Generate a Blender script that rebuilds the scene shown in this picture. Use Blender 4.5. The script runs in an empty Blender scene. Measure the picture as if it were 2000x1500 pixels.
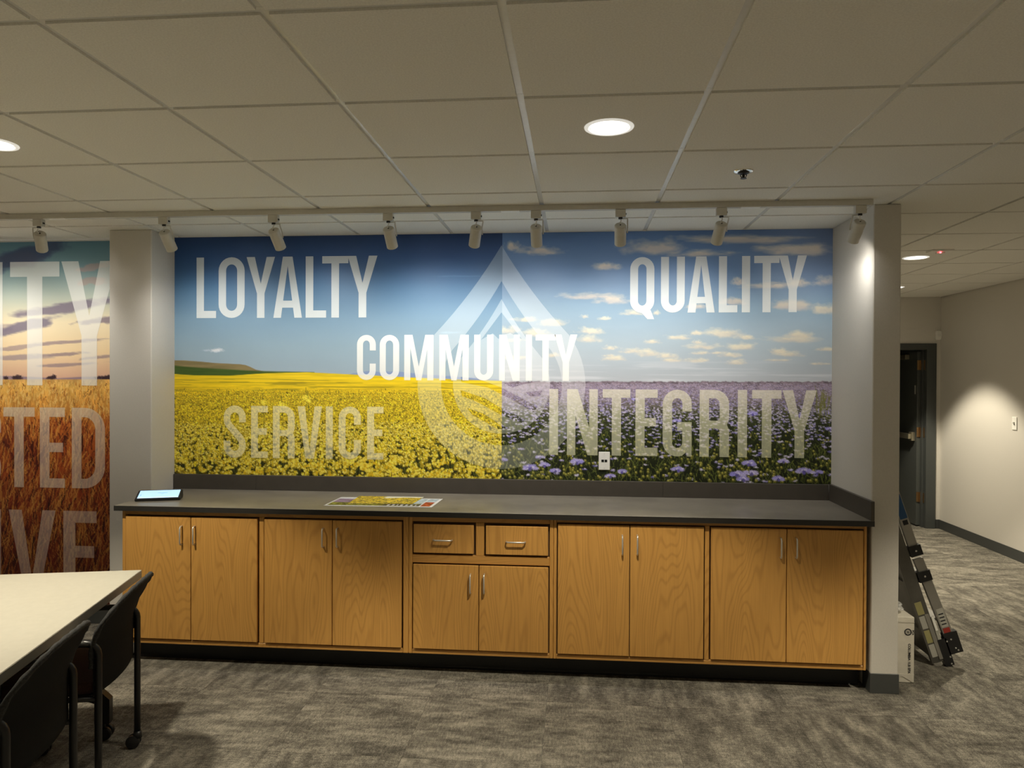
import bpy, bmesh, math, random
import numpy as np
from mathutils import Vector, Matrix, geometry
random.seed(7)
rng = np.random.default_rng(11)
scene = bpy.context.scene
COL = scene.collection
pi = math.pi

# ------------------------------------------------------------------ camera
F_PX, YAW, PITCH, ROLL = 1416.69, -0.08884, -0.00756, 0.00396
CAM_Z = 1.66
def cam_axes():
    cy, sy = math.cos(YAW), math.sin(YAW)
    f = Vector((sy, cy, 0)); r = Vector((cy, -sy, 0)); u = Vector((0, 0, 1))
    cp, sp = math.cos(PITCH), math.sin(PITCH)
    f2 = cp * f + sp * u; u2 = -sp * f + cp * u
    cr, sr = math.cos(ROLL), math.sin(ROLL)
    return cr * r + sr * u2, -sr * r + cr * u2, f2
CR, CU, CF = cam_axes()
cam_d = bpy.data.cameras.new('camera')
cam_d.sensor_fit = 'HORIZONTAL'; cam_d.sensor_width = 36.0
cam_d.lens = 36.0 * F_PX / 2000.0
cam_d.clip_start = 0.05
cam = bpy.data.objects.new('camera', cam_d); COL.objects.link(cam)
cam.matrix_world = Matrix(((CR.x, CU.x, -CF.x, 0), (CR.y, CU.y, -CF.y, 0), (CR.z, CU.z, -CF.z, CAM_Z), (0, 0, 0, 1)))
scene.camera = cam
def wall_pt(px, py, Y):
    """photo pixel -> (x, z) on the vertical plane y = Y"""
    d = CR * ((px - 1000) / F_PX) - CU * ((py - 750) / F_PX) + CF
    k = Y / d.y
    return d.x * k, CAM_Z + d.z * k

# ------------------------------------------------------------------ world, view
w = bpy.data.worlds.new('world'); scene.world = w; w.use_nodes = True
w.node_tree.nodes['Background'].inputs[0].default_value = (0.5, 0.48, 0.44, 1)
w.node_tree.nodes['Background'].inputs[1].default_value = 0.15
vs = scene.view_settings
vs.view_transform = 'Standard'; vs.look = 'None'; vs.gamma = 1.0; vs.use_curve_mapping = False
vs.exposure = 0.08
DOWN_W = 205.0      # spot power of one recessed downlight
TRACK_W = 18.0     # spot power of one track head
DOWN_COL = (1.0, 0.90, 0.70)
TRACK_COL = (1.0, 0.965, 0.90)

# ------------------------------------------------------------------ helpers
def link(o):
    COL.objects.link(o); return o
def tag(o, label=None, cat=None, group=None, kind=None):
    if label: o['label'] = label
    if cat: o['category'] = cat
    if group: o['group'] = group
    if kind: o['kind'] = kind
    return o
def thing(name, label, cat, loc=(0, 0, 0), rotz=0.0, group=None):
    o = link(bpy.data.objects.new(name, None))
    o.empty_display_size = 0.1
    o.location = loc; o.rotation_euler = (0, 0, rotz)
    return tag(o, label, cat, group)
def mesh_from(name, bm, smooth=False):
    me = bpy.data.meshes.new(name); bm.normal_update(); bm.to_mesh(me); bm.free()
    if smooth:
        for p in me.polygons: p.use_smooth = True
    return me
def obj(name, bm, m, parent=None, world=False, smooth=False, label=None):
    me = bm if isinstance(bm, bpy.types.Mesh) else mesh_from(name, bm, smooth)
    if m is not None and not me.materials: me.materials.append(m)
    o = link(bpy.data.objects.new(name, me))
    if parent is not None:
        o.parent = parent
        if world:
            mw = Matrix.Translation(parent.location) @ parent.rotation_euler.to_matrix().to_4x4()
            o.matrix_parent_inverse = mw.inverted()
    if label: o['label'] = label
    return o
def struct(name, bm, m):
    return tag(obj(name, bm, m), kind='structure')
def B():
    return bmesh.new()
def box(bm, x0, x1, y0, y1, z0, z1, bev=0.0, seg=1):
    vs_ = [bm.verts.new(p) for p in ((x0, y0, z0), (x1, y0, z0), (x1, y1, z0), (x0, y1, z0), (x0, y0, z1), (x1, y0, z1), (x1, y1, z1), (x0, y1, z1))]
    fs = [bm.faces.new([vs_[i] for i in q]) for q in ((0, 3, 2, 1), (4, 5, 6, 7), (0, 1, 5, 4), (1, 2, 6, 5), (2, 3, 7, 6), (3, 0, 4, 7))]
    if bev:
        es = {e for f in fs for e in f.edges}
        bmesh.ops.bevel(bm, geom=list(es), offset=bev, segments=seg, affect='EDGES', profile=0.5)
    return bm
def prism(bm, pts, axis, a, b):
    """extrude a 2D polygon between a and b along axis ('x','y','z')"""
    def mk(p, t):
        if axis == 'y': return (p[0], t, p[1])
        if axis == 'x': return (t, p[0], p[1])
        return (p[0], p[1], t)
    lo = [bm.verts.new(mk(p, a)) for p in pts]; hi = [bm.verts.new(mk(p, b)) for p in pts]
    n = len(pts)
    bm.faces.new(lo); bm.faces.new(hi[::-1])
    for i in range(n):
        bm.faces.new((lo[i], hi[i], hi[(i + 1) % n], lo[(i + 1) % n]))
    bmesh.ops.recalc_face_normals(bm, faces=bm.faces)
    return bm
def tube(bm, pts, r, n=10, caps=True):
    pts = [Vector(p) for p in pts]
    rs = r if isinstance(r, (list, tuple)) else [r] * len(pts)
    rings = []; up = None
    for i, p in enumerate(pts):
        if i == 0: t = pts[1] - p
        elif i == len(pts) - 1: t = p - pts[i - 1]
        else: t = (pts[i + 1] - p).normalized() + (p - pts[i - 1]).normalized()
        t.normalize()
        if up is None:
            up = Vector((0, 0, 1)) if abs(t.z) < .9 else Vector((1, 0, 0))
        a = t.cross(up).normalized(); b = a.cross(t).normalized(); up = b
        rings.append([bm.verts.new(p + (a * math.cos(k * 2 * pi / n) + b * math.sin(k * 2 * pi / n)) * rs[i]) for k in range(n)])
    for i in range(len(rings) - 1):
        for k in range(n):
            bm.faces.new((rings[i][k], rings[i][(k + 1) % n], rings[i + 1][(k + 1) % n], rings[i + 1][k]))
    if caps:
        bm.faces.new(rings[0]); bm.faces.new(rings[-1])
    bmesh.ops.recalc_face_normals(bm, faces=bm.faces)
    return bm
def lathe(bm, prof, origin=(0, 0, 0), axis=(0, 0, 1), n=32):
    """profile of (radius, height) turned about an axis"""
    ax = Vector(axis).normalized(); o = Vector(origin)
    a = ax.orthogonal().normalized(); b = ax.cross(a)
    rings = []
    for r, h in prof:
        if r < 1e-6: rings.append([bm.verts.new(o + ax * h)])
        else: rings.append([bm.verts.new(o + ax * h + (a * math.cos(k * 2 * pi / n) + b * math.sin(k * 2 * pi / n)) * r) for k in range(n)])
    for i in range(len(rings) - 1):
        A, C = rings[i], rings[i + 1]
        for k in range(n):
            k2 = (k + 1) % n
            if len(A) == 1 and len(C) == 1: break
            if len(A) == 1: bm.faces.new((A[0], C[k2], C[k]))
            elif len(C) == 1: bm.faces.new((A[k], A[k2], C[0]))
            else: bm.faces.new((A[k], A[k2], C[k2], C[k]))
    bmesh.ops.recalc_face_normals(bm, faces=bm.faces)
    return bm
def shade_auto(o, ang=40):
    me = o.data
    for p in me.polygons: p.use_smooth = True
    try: me.set_sharp_from_angle(angle=math.radians(ang))
    except Exception: pass
    return o

# ------------------------------------------------------------------ materials
def new_mat(name):
    m = bpy.data.materials.new(name); m.use_nodes = True
    return m, m.node_tree, m.node_tree.nodes['Principled BSDF']
def nd(nt, t, **kw):
    n = nt.nodes.new(t)
    for k, v in kw.items():
        if k in n.inputs: n.inputs[k].default_value = v
        else: setattr(n, k, v)
    return n
def ramp(nt, fac, stops):
    r = nt.nodes.new('ShaderNodeValToRGB')
    el = r.color_ramp.elements
    while len(el) < len(stops): el.new(0.5)
    for e, (p, c) in zip(el, stops):
        e.position = p; e.color = (*c, 1) if len(c) == 3 else c
    nt.links.new(fac, r.inputs[0])
    return r
def bump(nt, b, height, strength, dist=0.002):
    n = nd(nt, 'ShaderNodeBump'); n.inputs['Strength'].default_value = strength; n.inputs['Distance'].default_value = dist
    nt.links.new(height, n.inputs['Height']); nt.links.new(n.outputs[0], b.inputs['Normal'])
def simple(name, col, rough=0.5, metal=0.0, noise=0.0, nscale=40.0, bmp=0.0, bdist=0.001):
    m, nt, b = new_mat(name)
    b.inputs['Roughness'].default_value = rough; b.inputs['Metallic'].default_value = metal
    tc = nd(nt, 'ShaderNodeTexCoord')
    nz = nd(nt, 'ShaderNodeTexNoise'); nz.inputs['Scale'].default_value = nscale; nz.inputs['Detail'].default_value = 4
    nt.links.new(tc.outputs['Object'], nz.inputs['Vector'])
    k = max(noise, 0.03)
    r = ramp(nt, nz.outputs['Fac'], [(0.3, tuple(c * (1 - k) for c in col)), (0.7, tuple(min(1, c * (1 + k)) for c in col))])
    nt.links.new(r.outputs[0], b.inputs['Base Color'])
    if bmp: bump(nt, b, nz.outputs['Fac'], bmp, bdist)
    return m
def emit(name, col, strength):
    m, nt, b = new_mat(name)
    b.inputs['Base Color'].default_value = (*col, 1)
    b.inputs['Emission Color'].default_value = (*col, 1); b.inputs['Emission Strength'].default_value = strength
    return m
def oak(name, along='z', base=(0.68, 0.36, 0.092), dark=(0.40, 0.19, 0.042)):
    m, nt, b = new_mat(name)
    b.inputs['Roughness'].default_value = 0.42
    tc = nd(nt, 'ShaderNodeTexCoord'); oi = nd(nt, 'ShaderNodeObjectInfo')
    off = nd(nt, 'ShaderNodeVectorMath', operation='SCALE'); off.inputs[0].default_value = (31.0, 17.0, 23.0)
    nt.links.new(oi.outputs['Random'], off.inputs['Scale'])
    add = nd(nt, 'ShaderNodeVectorMath', operation='ADD')
    nt.links.new(tc.outputs['Object'], add.inputs[0]); nt.links.new(off.outputs[0], add.inputs[1])
    def stretched(s_across, s_along):
        mp = nd(nt, 'ShaderNodeMapping')
        mp.inputs['Scale'].default_value = (s_across, s_across * 0.2, s_along) if along == 'z' else (s_along, s_across * 0.2, s_across)
        nt.links.new(add.outputs[0], mp.inputs['Vector'])
        return mp
    m1 = stretched(4.2, 0.62)
    n1 = nd(nt, 'ShaderNodeTexNoise'); n1.inputs['Scale'].default_value = 1.0; n1.inputs['Detail'].default_value = 2.0; n1.inputs['Roughness'].default_value = 0.35
    nt.links.new(m1.outputs[0], n1.inputs['Vector'])
    mul = nd(nt, 'ShaderNodeMath', operation='MULTIPLY'); mul.inputs[1].default_value = 270.0
    nt.links.new(n1.outputs['Fac'], mul.inputs[0])
    sn = nd(nt, 'ShaderNodeMath', operation='SINE'); nt.links.new(mul.outputs[0], sn.inputs[0])
    lines = ramp(nt, sn.outputs[0], [(0.0, (0, 0, 0)), (0.55, (0.35, 0.35, 0.35)), (1.0, (1, 1, 1))])
    m2 = stretched(320.0, 7.0)
    n2 = nd(nt, 'ShaderNodeTexNoise'); n2.inputs['Scale'].default_value = 1.0; n2.inputs['Detail'].default_value = 2.0
    nt.links.new(m2.outputs[0], n2.inputs['Vector'])
    m3 = stretched(38.0, 1.2)
    n3 = nd(nt, 'ShaderNodeTexNoise'); n3.inputs['Scale'].default_value = 1.0; n3.inputs['Detail'].default_value = 3.0
    nt.links.new(m3.outputs[0], n3.inputs['Vector'])
    mx = nd(nt, 'ShaderNodeMix', data_type='RGBA'); mx.inputs['A'].default_value = (*base, 1); mx.inputs['B'].default_value = (*dark, 1)
    f1 = nd(nt, 'ShaderNodeMath', operation='MULTIPLY'); f1.inputs[1].default_value = 0.32; nt.links.new(lines.outputs[0], f1.inputs[0])
    f2 = nd(nt, 'ShaderNodeMath', operation='MULTIPLY_ADD'); f2.inputs[1].default_value = 0.55; nt.links.new(n2.outputs['Fac'], f2.inputs[0]); nt.links.new(f1.outputs[0], f2.inputs[2])
    f3 = nd(nt, 'ShaderNodeMath', operation='MULTIPLY_ADD'); f3.inputs[1].default_value = 0.5; nt.links.new(n3.outputs['Fac'], f3.inputs[0]); nt.links.new(f2.outputs[0], f3.inputs[2])
    f4 = nd(nt, 'ShaderNodeMath', operation='SUBTRACT'); f4.inputs[1].default_value = 0.36; f4.use_clamp = True; nt.links.new(f3.outputs[0], f4.inputs[0])
    nt.links.new(f4.outputs[0], mx.inputs['Factor'])
    nt.links.new(mx.outputs['Result'], b.inputs['Base Color'])
    bump(nt, b, n2.outputs['Fac'], 0.08, 0.0006)
    return m
def carpet():
    m, nt, b = new_mat('carpet')
    b.inputs['Roughness'].default_value = 0.95
    b.inputs['Specular IOR Level'].default_value = 0.1
    tc = nd(nt, 'ShaderNodeTexCoord'); oi = nd(nt, 'ShaderNodeObjectInfo')
    off = nd(nt, 'ShaderNodeVectorMath', operation='SCALE'); off.inputs[0].default_value = (41.0, 27.0, 13.0)
    nt.links.new(oi.outputs['Random'], off.inputs['Scale'])
    add = nd(nt, 'ShaderNodeVectorMath', operation='ADD')
    nt.links.new(tc.outputs['Object'], add.inputs[0]); nt.links.new(off.outputs[0], add.inputs[1])
    def nz(sx, sy, det, rough=0.55):
        mp = nd(nt, 'ShaderNodeMapping'); mp.inputs['Scale'].default_value = (sx, sy, 1)
        nt.links.new(add.outputs[0], mp.inputs['Vector'])
        n = nd(nt, 'ShaderNodeTexNoise'); n.inputs['Scale'].default_value = 1.0; n.inputs['Detail'].default_value = det; n.inputs['Roughness'].default_value = rough
        nt.links.new(mp.outputs[0], n.inputs['Vector']); return n
    a = nz(4.5, 12.0, 6, 0.72); c = nz(110.0, 30.0, 3); d = nz(330.0, 330.0, 2)
    s1 = nd(nt, 'ShaderNodeMath', operation='MULTIPLY_ADD'); s1.inputs[1].default_value = 0.40
    nt.links.new(c.outputs['Fac'], s1.inputs[0]); nt.links.new(a.outputs['Fac'], s1.inputs[2])
    s2 = nd(nt, 'ShaderNodeMath', operation='MULTIPLY_ADD'); s2.inputs[1].default_value = 0.85
    nt.links.new(d.outputs['Fac'], s2.inputs[0]); nt.links.new(s1.outputs[0], s2.inputs[2])
    s3 = nd(nt, 'ShaderNodeMath', operation='MULTIPLY_ADD'); s3.inputs[1].default_value = 0.07
    nt.links.new(oi.outputs['Random'], s3.inputs[0]); nt.links.new(s2.outputs[0], s3.inputs[2])
    r = ramp(nt, s3.outputs[0], [(0.72, (0.095, 0.086, 0.074)), (0.98, (0.20, 0.183, 0.153)), (1.0, (0.22, 0.20, 0.165)), ])
    r.color_ramp.elements[2].position = 1.0
    sc = nd(nt, 'ShaderNodeMath', operation='MULTIPLY_ADD'); sc.inputs[1].default_value = 1.15; sc.inputs[2].default_value = -0.80
    nt.links.new(s3.outputs[0], sc.inputs[0])
    r2 = ramp(nt, sc.outputs[0], [(0.28, (0.050, 0.046, 0.039)), (0.52, (0.130, 0.119, 0.099)), (0.80, (0.32, 0.295, 0.24))])
    nt.links.new(r2.outputs[0], b.inputs['Base Color'])
    bump(nt, b, d.outputs['Fac'], 0.5, 0.003)
    return m
def print_mat(name, attr='print', rough=0.5):
    m, nt, b = new_mat(name)
    b.inputs['Roughness'].default_value = rough
    b.inputs['Specular IOR Level'].default_value = 0.35
    a = nd(nt, 'ShaderNodeAttribute'); a.attribute_name = attr
    nt.links.new(a.outputs['Color'], b.inputs['Base Color'])
    return m
def tile_mat():
    m, nt, b = new_mat('ceiling_tile')
    b.inputs['Roughness'].default_value = 0.9
    tc = nd(nt, 'ShaderNodeTexCoord')
    n = nd(nt, 'ShaderNodeTexNoise'); n.inputs['Scale'].default_value = 170.0; n.inputs['Detail'].default_value = 5.0; n.inputs['Roughness'].default_value = 0.75
    nt.links.new(tc.outputs['Object'], n.inputs['Vector'])
    r = ramp(nt, n.outputs['Fac'], [(0.3, (0.75, 0.735, 0.68)), (0.62, (0.90, 0.885, 0.82))])
    nt.links.new(r.outputs[0], b.inputs['Base Color'])
    bump(nt, b, n.outputs['Fac'], 0.35, 0.002)
    return m

M = {}
M['wall'] = simple('wall_paint', (0.66, 0.63, 0.575), 0.6, noise=0.02, nscale=180, bmp=0.12, bdist=0.0008)
M['tile'] = tile_mat()
M['tee'] = simple('tee_white', (0.78, 0.78, 0.76), 0.25)
M['slab'] = simple('slab_dark', (0.2, 0.2, 0.19), 0.8)
M['carpet'] = carpet()
M['oak'] = oak('oak_vertical', 'z')
M['oakh'] = oak('oak_horizontal', 'x', base=(0.60, 0.315, 0.082))
M['oakin'] = simple('oak_shadow_gap', (0.10, 0.05, 0.018), 0.7)
M['counter'] = simple('dark_laminate', (0.20, 0.18, 0.148), 0.33, noise=0.14, nscale=7, bmp=0.05, bdist=0.0004)
M['counter_edge'] = simple('black_edge_band', (0.022, 0.021, 0.020), 0.4)
M['splash'] = simple('brown_grey_laminate', (0.072, 0.062, 0.050), 0.42, noise=0.06, nscale=12)
M['kick'] = simple('black_rubber', (0.012, 0.013, 0.014), 0.45)
M['base'] = simple('grey_rubber_base', (0.055, 0.058, 0.056), 0.45)
M['steel'] = simple('brushed_nickel', (0.76, 0.74, 0.69), 0.34, metal=0.7)
M['whitemetal'] = simple('white_enamel', (0.66, 0.64, 0.58), 0.4)
M['plastic_w'] = simple('white_plastic', (0.86, 0.85, 0.80), 0.35)
M['chrome'] = simple('polished_chrome', (0.92, 0.91, 0.88), 0.12, metal=1.0)
M['black'] = simple('black_plastic', (0.012, 0.012, 0.013), 0.4)
M['blackhole'] = simple('black_recess', (0.004, 0.004, 0.004), 0.8)
M['lens'] = emit('lamp_lens', (1.0, 0.95, 0.84), 9.0)
M['spotlens'] = emit('spot_lens', (1.0, 0.96, 0.88), 150.0)
M['trim'] = simple('white_trim', (0.80, 0.79, 0.75), 0.35)
M['flange'] = emit('flange_added_glow', (0.86, 0.84, 0.78), 0.55)  # white trim ring; emission added to stand in for lens light on it
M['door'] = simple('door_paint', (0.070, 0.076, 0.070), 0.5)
M['frame'] = simple('frame_paint', (0.060, 0.066, 0.064), 0.45)
M['brass'] = simple('brass', (0.55, 0.34, 0.16), 0.3, metal=1.0)
M['bar'] = simple('push_bar_metal', (0.42, 0.38, 0.28), 0.35, metal=0.8)
M['alu'] = simple('aluminium', (0.40, 0.39, 0.36), 0.42, metal=0.75, noise=0.08, nscale=12)
M['aludark'] = simple('shaded_aluminium', (0.16, 0.155, 0.14), 0.42, metal=0.7, noise=0.2, nscale=9)  # darker copy of the aluminium, shade on the rear section put into its colour
M['card'] = simple('white_cardboard', (0.66, 0.62, 0.53), 0.75, noise=0.05, nscale=30, bmp=0.1)
M['ink'] = simple('black_ink', (0.02, 0.02, 0.022), 0.7)
M['blue'] = simple('blue_label', (0.02, 0.09, 0.24), 0.5)
M['red'] = simple('red_label', (0.32, 0.03, 0.02), 0.5)
M['pale'] = simple('pale_label', (0.42, 0.41, 0.36), 0.5)
M['yellowlab'] = simple('yellow_label', (0.35, 0.32, 0.14), 0.5)
M['tabletop'] = simple('cream_laminate', (0.53, 0.51, 0.435), 0.4)
M['tableedge'] = simple('charcoal_edge', (0.42, 0.385, 0.325), 0.5)
M['mesh'] = simple('black_knit', (0.0065, 0.0065, 0.007), 0.8, noise=0.3, nscale=300, bmp=0.3)
M['knit'] = simple('charcoal_knit_trim', (0.030, 0.030, 0.030), 0.8, noise=0.5, nscale=160, bmp=0.6, bdist=0.003)
M['seat'] = simple('dark_maroon_fabric', (0.055, 0.022, 0.018), 0.9, noise=0.3, nscale=200)
M['leg'] = simple('black_steel', (0.010, 0.010, 0.011), 0.35)
M['arm'] = simple('grey_black_arm', (0.055, 0.055, 0.052), 0.32)
M['print'] = print_mat('mural_print')
M['sheet'] = print_mat('sheet_print', rough=0.25)
M['screen'] = None

# ------------------------------------------------------------------ room dimensions
H = 2.588            # underside of ceiling tiles
XL, XR = -4.46, 4.05
YB, YW, YF = -1.87, 4.61, 8.50
NX0, NX1 = -2.665, 1.560     # niche
PX1 = 1.700                  # corridor face of the partition
PY = 3.992                   # front of the partition
LPX0, LPY = -2.945, 4.345    # left pier
GX, GY, T = -0.190, 1.787, 0.6096

# walls
struct('wall_back', box(B(), XL - .1, NX1, YW, YW + .12, 0, 2.66), M['wall'])
struct('wall_pier', box(B(), LPX0, NX0, LPY, YW, 0, H, 0.004), M['wall'])
struct('wall_partition', box(B(), NX1, PX1, PY, YF, 0, H, 0.004), M['wall'])
struct('wall_right', box(B(), XR, XR + .12, YB - .1, YF + 2.2, 0, 2.66), M['wall'])
struct('wall_left', box(B(), XL - .12, XL, YB - .1, YW, 0, 2.66), M['wall'])
struct('wall_front', box(B(), XL, XR, YB - .12, YB, 0, 2.66), M['wall'])
DX0, DX1, DZ = 2.985, 3.895, 2.0      # clear door opening
bm = B()
box(bm, PX1 - .14, DX0 - .1, YF, YF + .14, 0, 2.66); box(bm, DX1 + .1, XR, YF, YF + .14, 0, 2.66); box(bm, DX0 - .1, DX1 + .1, YF, YF + .14, DZ + .07, 2.66)
struct('wall_far', bm, M['wall'])
bm = B()
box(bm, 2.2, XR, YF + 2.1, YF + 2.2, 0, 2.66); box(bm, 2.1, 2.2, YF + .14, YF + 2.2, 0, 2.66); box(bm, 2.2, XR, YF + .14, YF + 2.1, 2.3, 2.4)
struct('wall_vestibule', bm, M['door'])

# floor slab and carpet tiles
floor = struct('floor', box(B(), XL - .1, XR + .1, YB - .1, YF + 2.2, -.06, -.007), M['slab'])
bm = box(B(), -T / 2 + .0006, T / 2 - .0006, -T / 2 + .0006, T / 2 - .0006, -.007, 0)
ct_full = mesh_from('carpet_tile', bm); ct_full.materials.append(M['carpet'])
def clip_cells(g0, lo, hi):
    k = math.floor((lo - g0) / T); out = []
    while g0 + k * T < hi - 1e-4:
        out.append((max(lo, g0 + k * T), min(hi, g0 + (k + 1) * T))); k += 1
    return out
def carpet_tiles():
    cgx, cgy = 0.465, 3.715
    for (x0, x1) in clip_cells(cgx, XL, XR):
        for (y0, y1) in clip_cells(cgy, YB, YF + 1.2):
            cx = (x0 + x1) / 2
            if y0 > YW - .1 and x1 < PX1: continue
            if y0 > YW - .1 and x0 < PX1 < x1: x0_ = PX1
            else: x0_ = x0
            if x1 - x0_ > T - .001 and y1 - y0 > T - .001:
                o = obj('carpet_tile', ct_full, None, floor)
                o.location = ((x0 + x1) / 2, (y0 + y1) / 2, 0)
                o.rotation_euler = (0, 0, random.choice((0, 1, 2, 3)) * pi / 2)
            else:
                obj('carpet_tile', box(B(), x0_ + .0006, x1 - .0006, y0 + .0006, y1 - .0006, -.007, 0), M['carpet'], floor)
carpet_tiles()

# baseboards
def baseb(name, x0, x1, y0, y1, h=.102):
    bm = B(); box(bm, x0, x1, y0, y1, 0, h, 0.002)
    return struct(name, bm, M['base'])
bm = B()
box(bm, NX1 - .004, PX1 + .004, PY - .006, PY, 0, .105, .0015); box(bm, NX1 - .004, NX1, PY, 4.09, 0, .105)
struct('baseboard_partition', bm, M['base'])
baseb('baseboard_corridor', PX1, PX1 + .006, PY + .005, YF)
baseb('baseboard_right', XR - .006, XR, YB, YF)
baseb('baseboard_far', DX1 + .1, XR - .006, YF - .006, YF)
baseb('baseboard_back', XL, LPX0, YW - .008, YW)

# ceiling: deck, tee rails, individual tiles
ceiling = struct('ceiling', box(B(), XL - .1, XR + .1, YB - .1, YF + .14, 2.64, 2.70), M['slab'])
LIGHT_CELLS = {}
def cell_center(i, j):
    return GX + (i + .5) * T, GY + (j + .5) * T
DOWN = [cell_center(0, 1), cell_center(-4, 1), cell_center(4, 1), cell_center(0, -4), cell_center(-4, -4), cell_center(4, -4), cell_center(4, 6), cell_center(5, 9)]
R_HOLE = 0.076
def holed_tile():
    bm = B(); s = T / 2 - .012; n = 48
    def sq(a):
        c, d = math.cos(a), math.sin(a); k = s / max(abs(c), abs(d)); return c * k, d * k
    angs = [pi / 4 + 2 * pi * k / n for k in range(n)]
    rows = []
    for z in (0.0, 0.02):
        rows.append(([bm.verts.new((*sq(a), z)) for a in angs], [bm.verts.new((R_HOLE * math.cos(a), R_HOLE * math.sin(a), z)) for a in angs]))
    (o0, i0), (o1, i1) = rows
    for k in range(n):
        q = (k + 1) % n
        bm.faces.new((o0[k], i0[k], i0[q], o0[q])); bm.faces.new((o1[k], o1[q], i1[q], i1[k]))
        bm.faces.new((o0[k], o0[q], o1[q], o1[k])); bm.faces.new((i0[k], i1[k], i1[q], i0[q]))
    bmesh.ops.recalc_face_normals(bm, faces=bm.faces)
    me = mesh_from('ceiling_tile', bm); me.materials.append(M['tile']); return me
g = .012
bm = box(B(), -T / 2 + g, T / 2 - g, -T / 2 + g, T / 2 - g, 0, .02)
tile_full = mesh_from('ceiling_tile', bm); tile_full.materials.append(M['tile'])
tile_hole = holed_tile()
def ceiling_tiles():
    for (x0, x1) in clip_cells(GX, XL, XR):
        for (y0, y1) in clip_cells(GY, YB, YF):
            xa, ya, xb, yb = x0, y0, x1, y1
            if y0 >= YW: 
                if x1 <= NX1: continue
                xa = max(xa, NX1)
            elif y1 > YW and x0 < NX1:
                yb = YW
                if x1 > NX1:
                    obj('ceiling_tile', box(B(), max(NX1, x0 + g), x1 - g, YW, y1 - g, H, H + .02), M['tile'], ceiling)
            cx, cy = (x0 + x1) / 2, (y0 + y1) / 2
            if abs(xb - xa - T) < 1e-3 and abs(yb - ya - T) < 1e-3:
                hole = any(abs(cx - a) < .05 and abs(cy - b) < .05 for a, b in DOWN)
                o = obj('ceiling_tile', tile_hole if hole else tile_full, None, ceiling)
                o.location = (cx, cy, H)
            else:
                if xb - xa < .03 or yb - ya < .03: continue
                obj('ceiling_tile', box(B(), xa + (g if xa == x0 else 0), xb - (g if xb == x1 else 0), ya + (g if ya == y0 else 0), yb - (g if yb == y1 else 0), H, H + .02), M['tile'], ceiling)
ceiling_tiles()
k = math.ceil((XL - GX) / T)
while GX + k * T < XR:
    x = GX + k * T
    y1 = YF if x > PX1 else YW
    obj('tee_rail', box(B(), x - .012, x + .012, YB, y1, H + .008, H + .011), M['tee'], ceiling)
    k += 1
k = math.ceil((YB - GY) / T)
while GY + k * T < YF:
    y = GY + k * T
    x0 = XL if y < YW else NX1
    obj('tee_rail', box(B(), x0, XR, y - .012, y + .012, H + .0075, H + .0105), M['tee'], ceiling)
    k += 1
bm = B()
box(bm, XL, LPX0, YW - .02, YW, H - .012, H + .01); 
struct('trim_1', bm, M['tee'])

# ------------------------------------------------------------------ mural painting (print colours only)
def smooth_noise(ny, nx, cy, cx, r=rng):
    gy, gx = int(ny / cy) + 3, int(nx / cx) + 3
    gr = r.random((gy, gx))
    yy = np.arange(ny) / cy; xx = np.arange(nx) / cx
    y0 = yy.astype(int); x0 = xx.astype(int); fy = yy - y0; fx = xx - x0
    fy = (fy * fy * (3 - 2 * fy))[:, None]; fx = (fx * fx * (3 - 2 * fx))[None, :]
    a = gr[y0][:, x0]; b = gr[y0][:, x0 + 1]; c = gr[y0 + 1][:, x0]; d = gr[y0 + 1][:, x0 + 1]
    return (a * (1 - fx) + b * fx) * (1 - fy) + (c * (1 - fx) + d * fx) * fy
def fbm(ny, nx, cy, cx, octv=4):
    o = np.zeros((ny, nx)); amp = 1; tot = 0
    for k in range(octv):
        o += amp * smooth_noise(ny, nx, max(1, cy / 2 ** k), max(1, cx / 2 ** k)); tot += amp; amp *= .55
    return o / tot
def sstep(a, b, x):
    t = np.clip((x - a) / (b - a), 0, 1); return t * t * (3 - 2 * t)
def lerp(img, col, a):
    return img * (1 - a[..., None]) + np.asarray(col, float) * a[..., None]
def grad(Y, stops):
    ys = [s[0] for s in stops]
    return np.stack([np.interp(Y, ys, [s[1][c] for s in stops]) for c in range(3)], -1)
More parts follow.
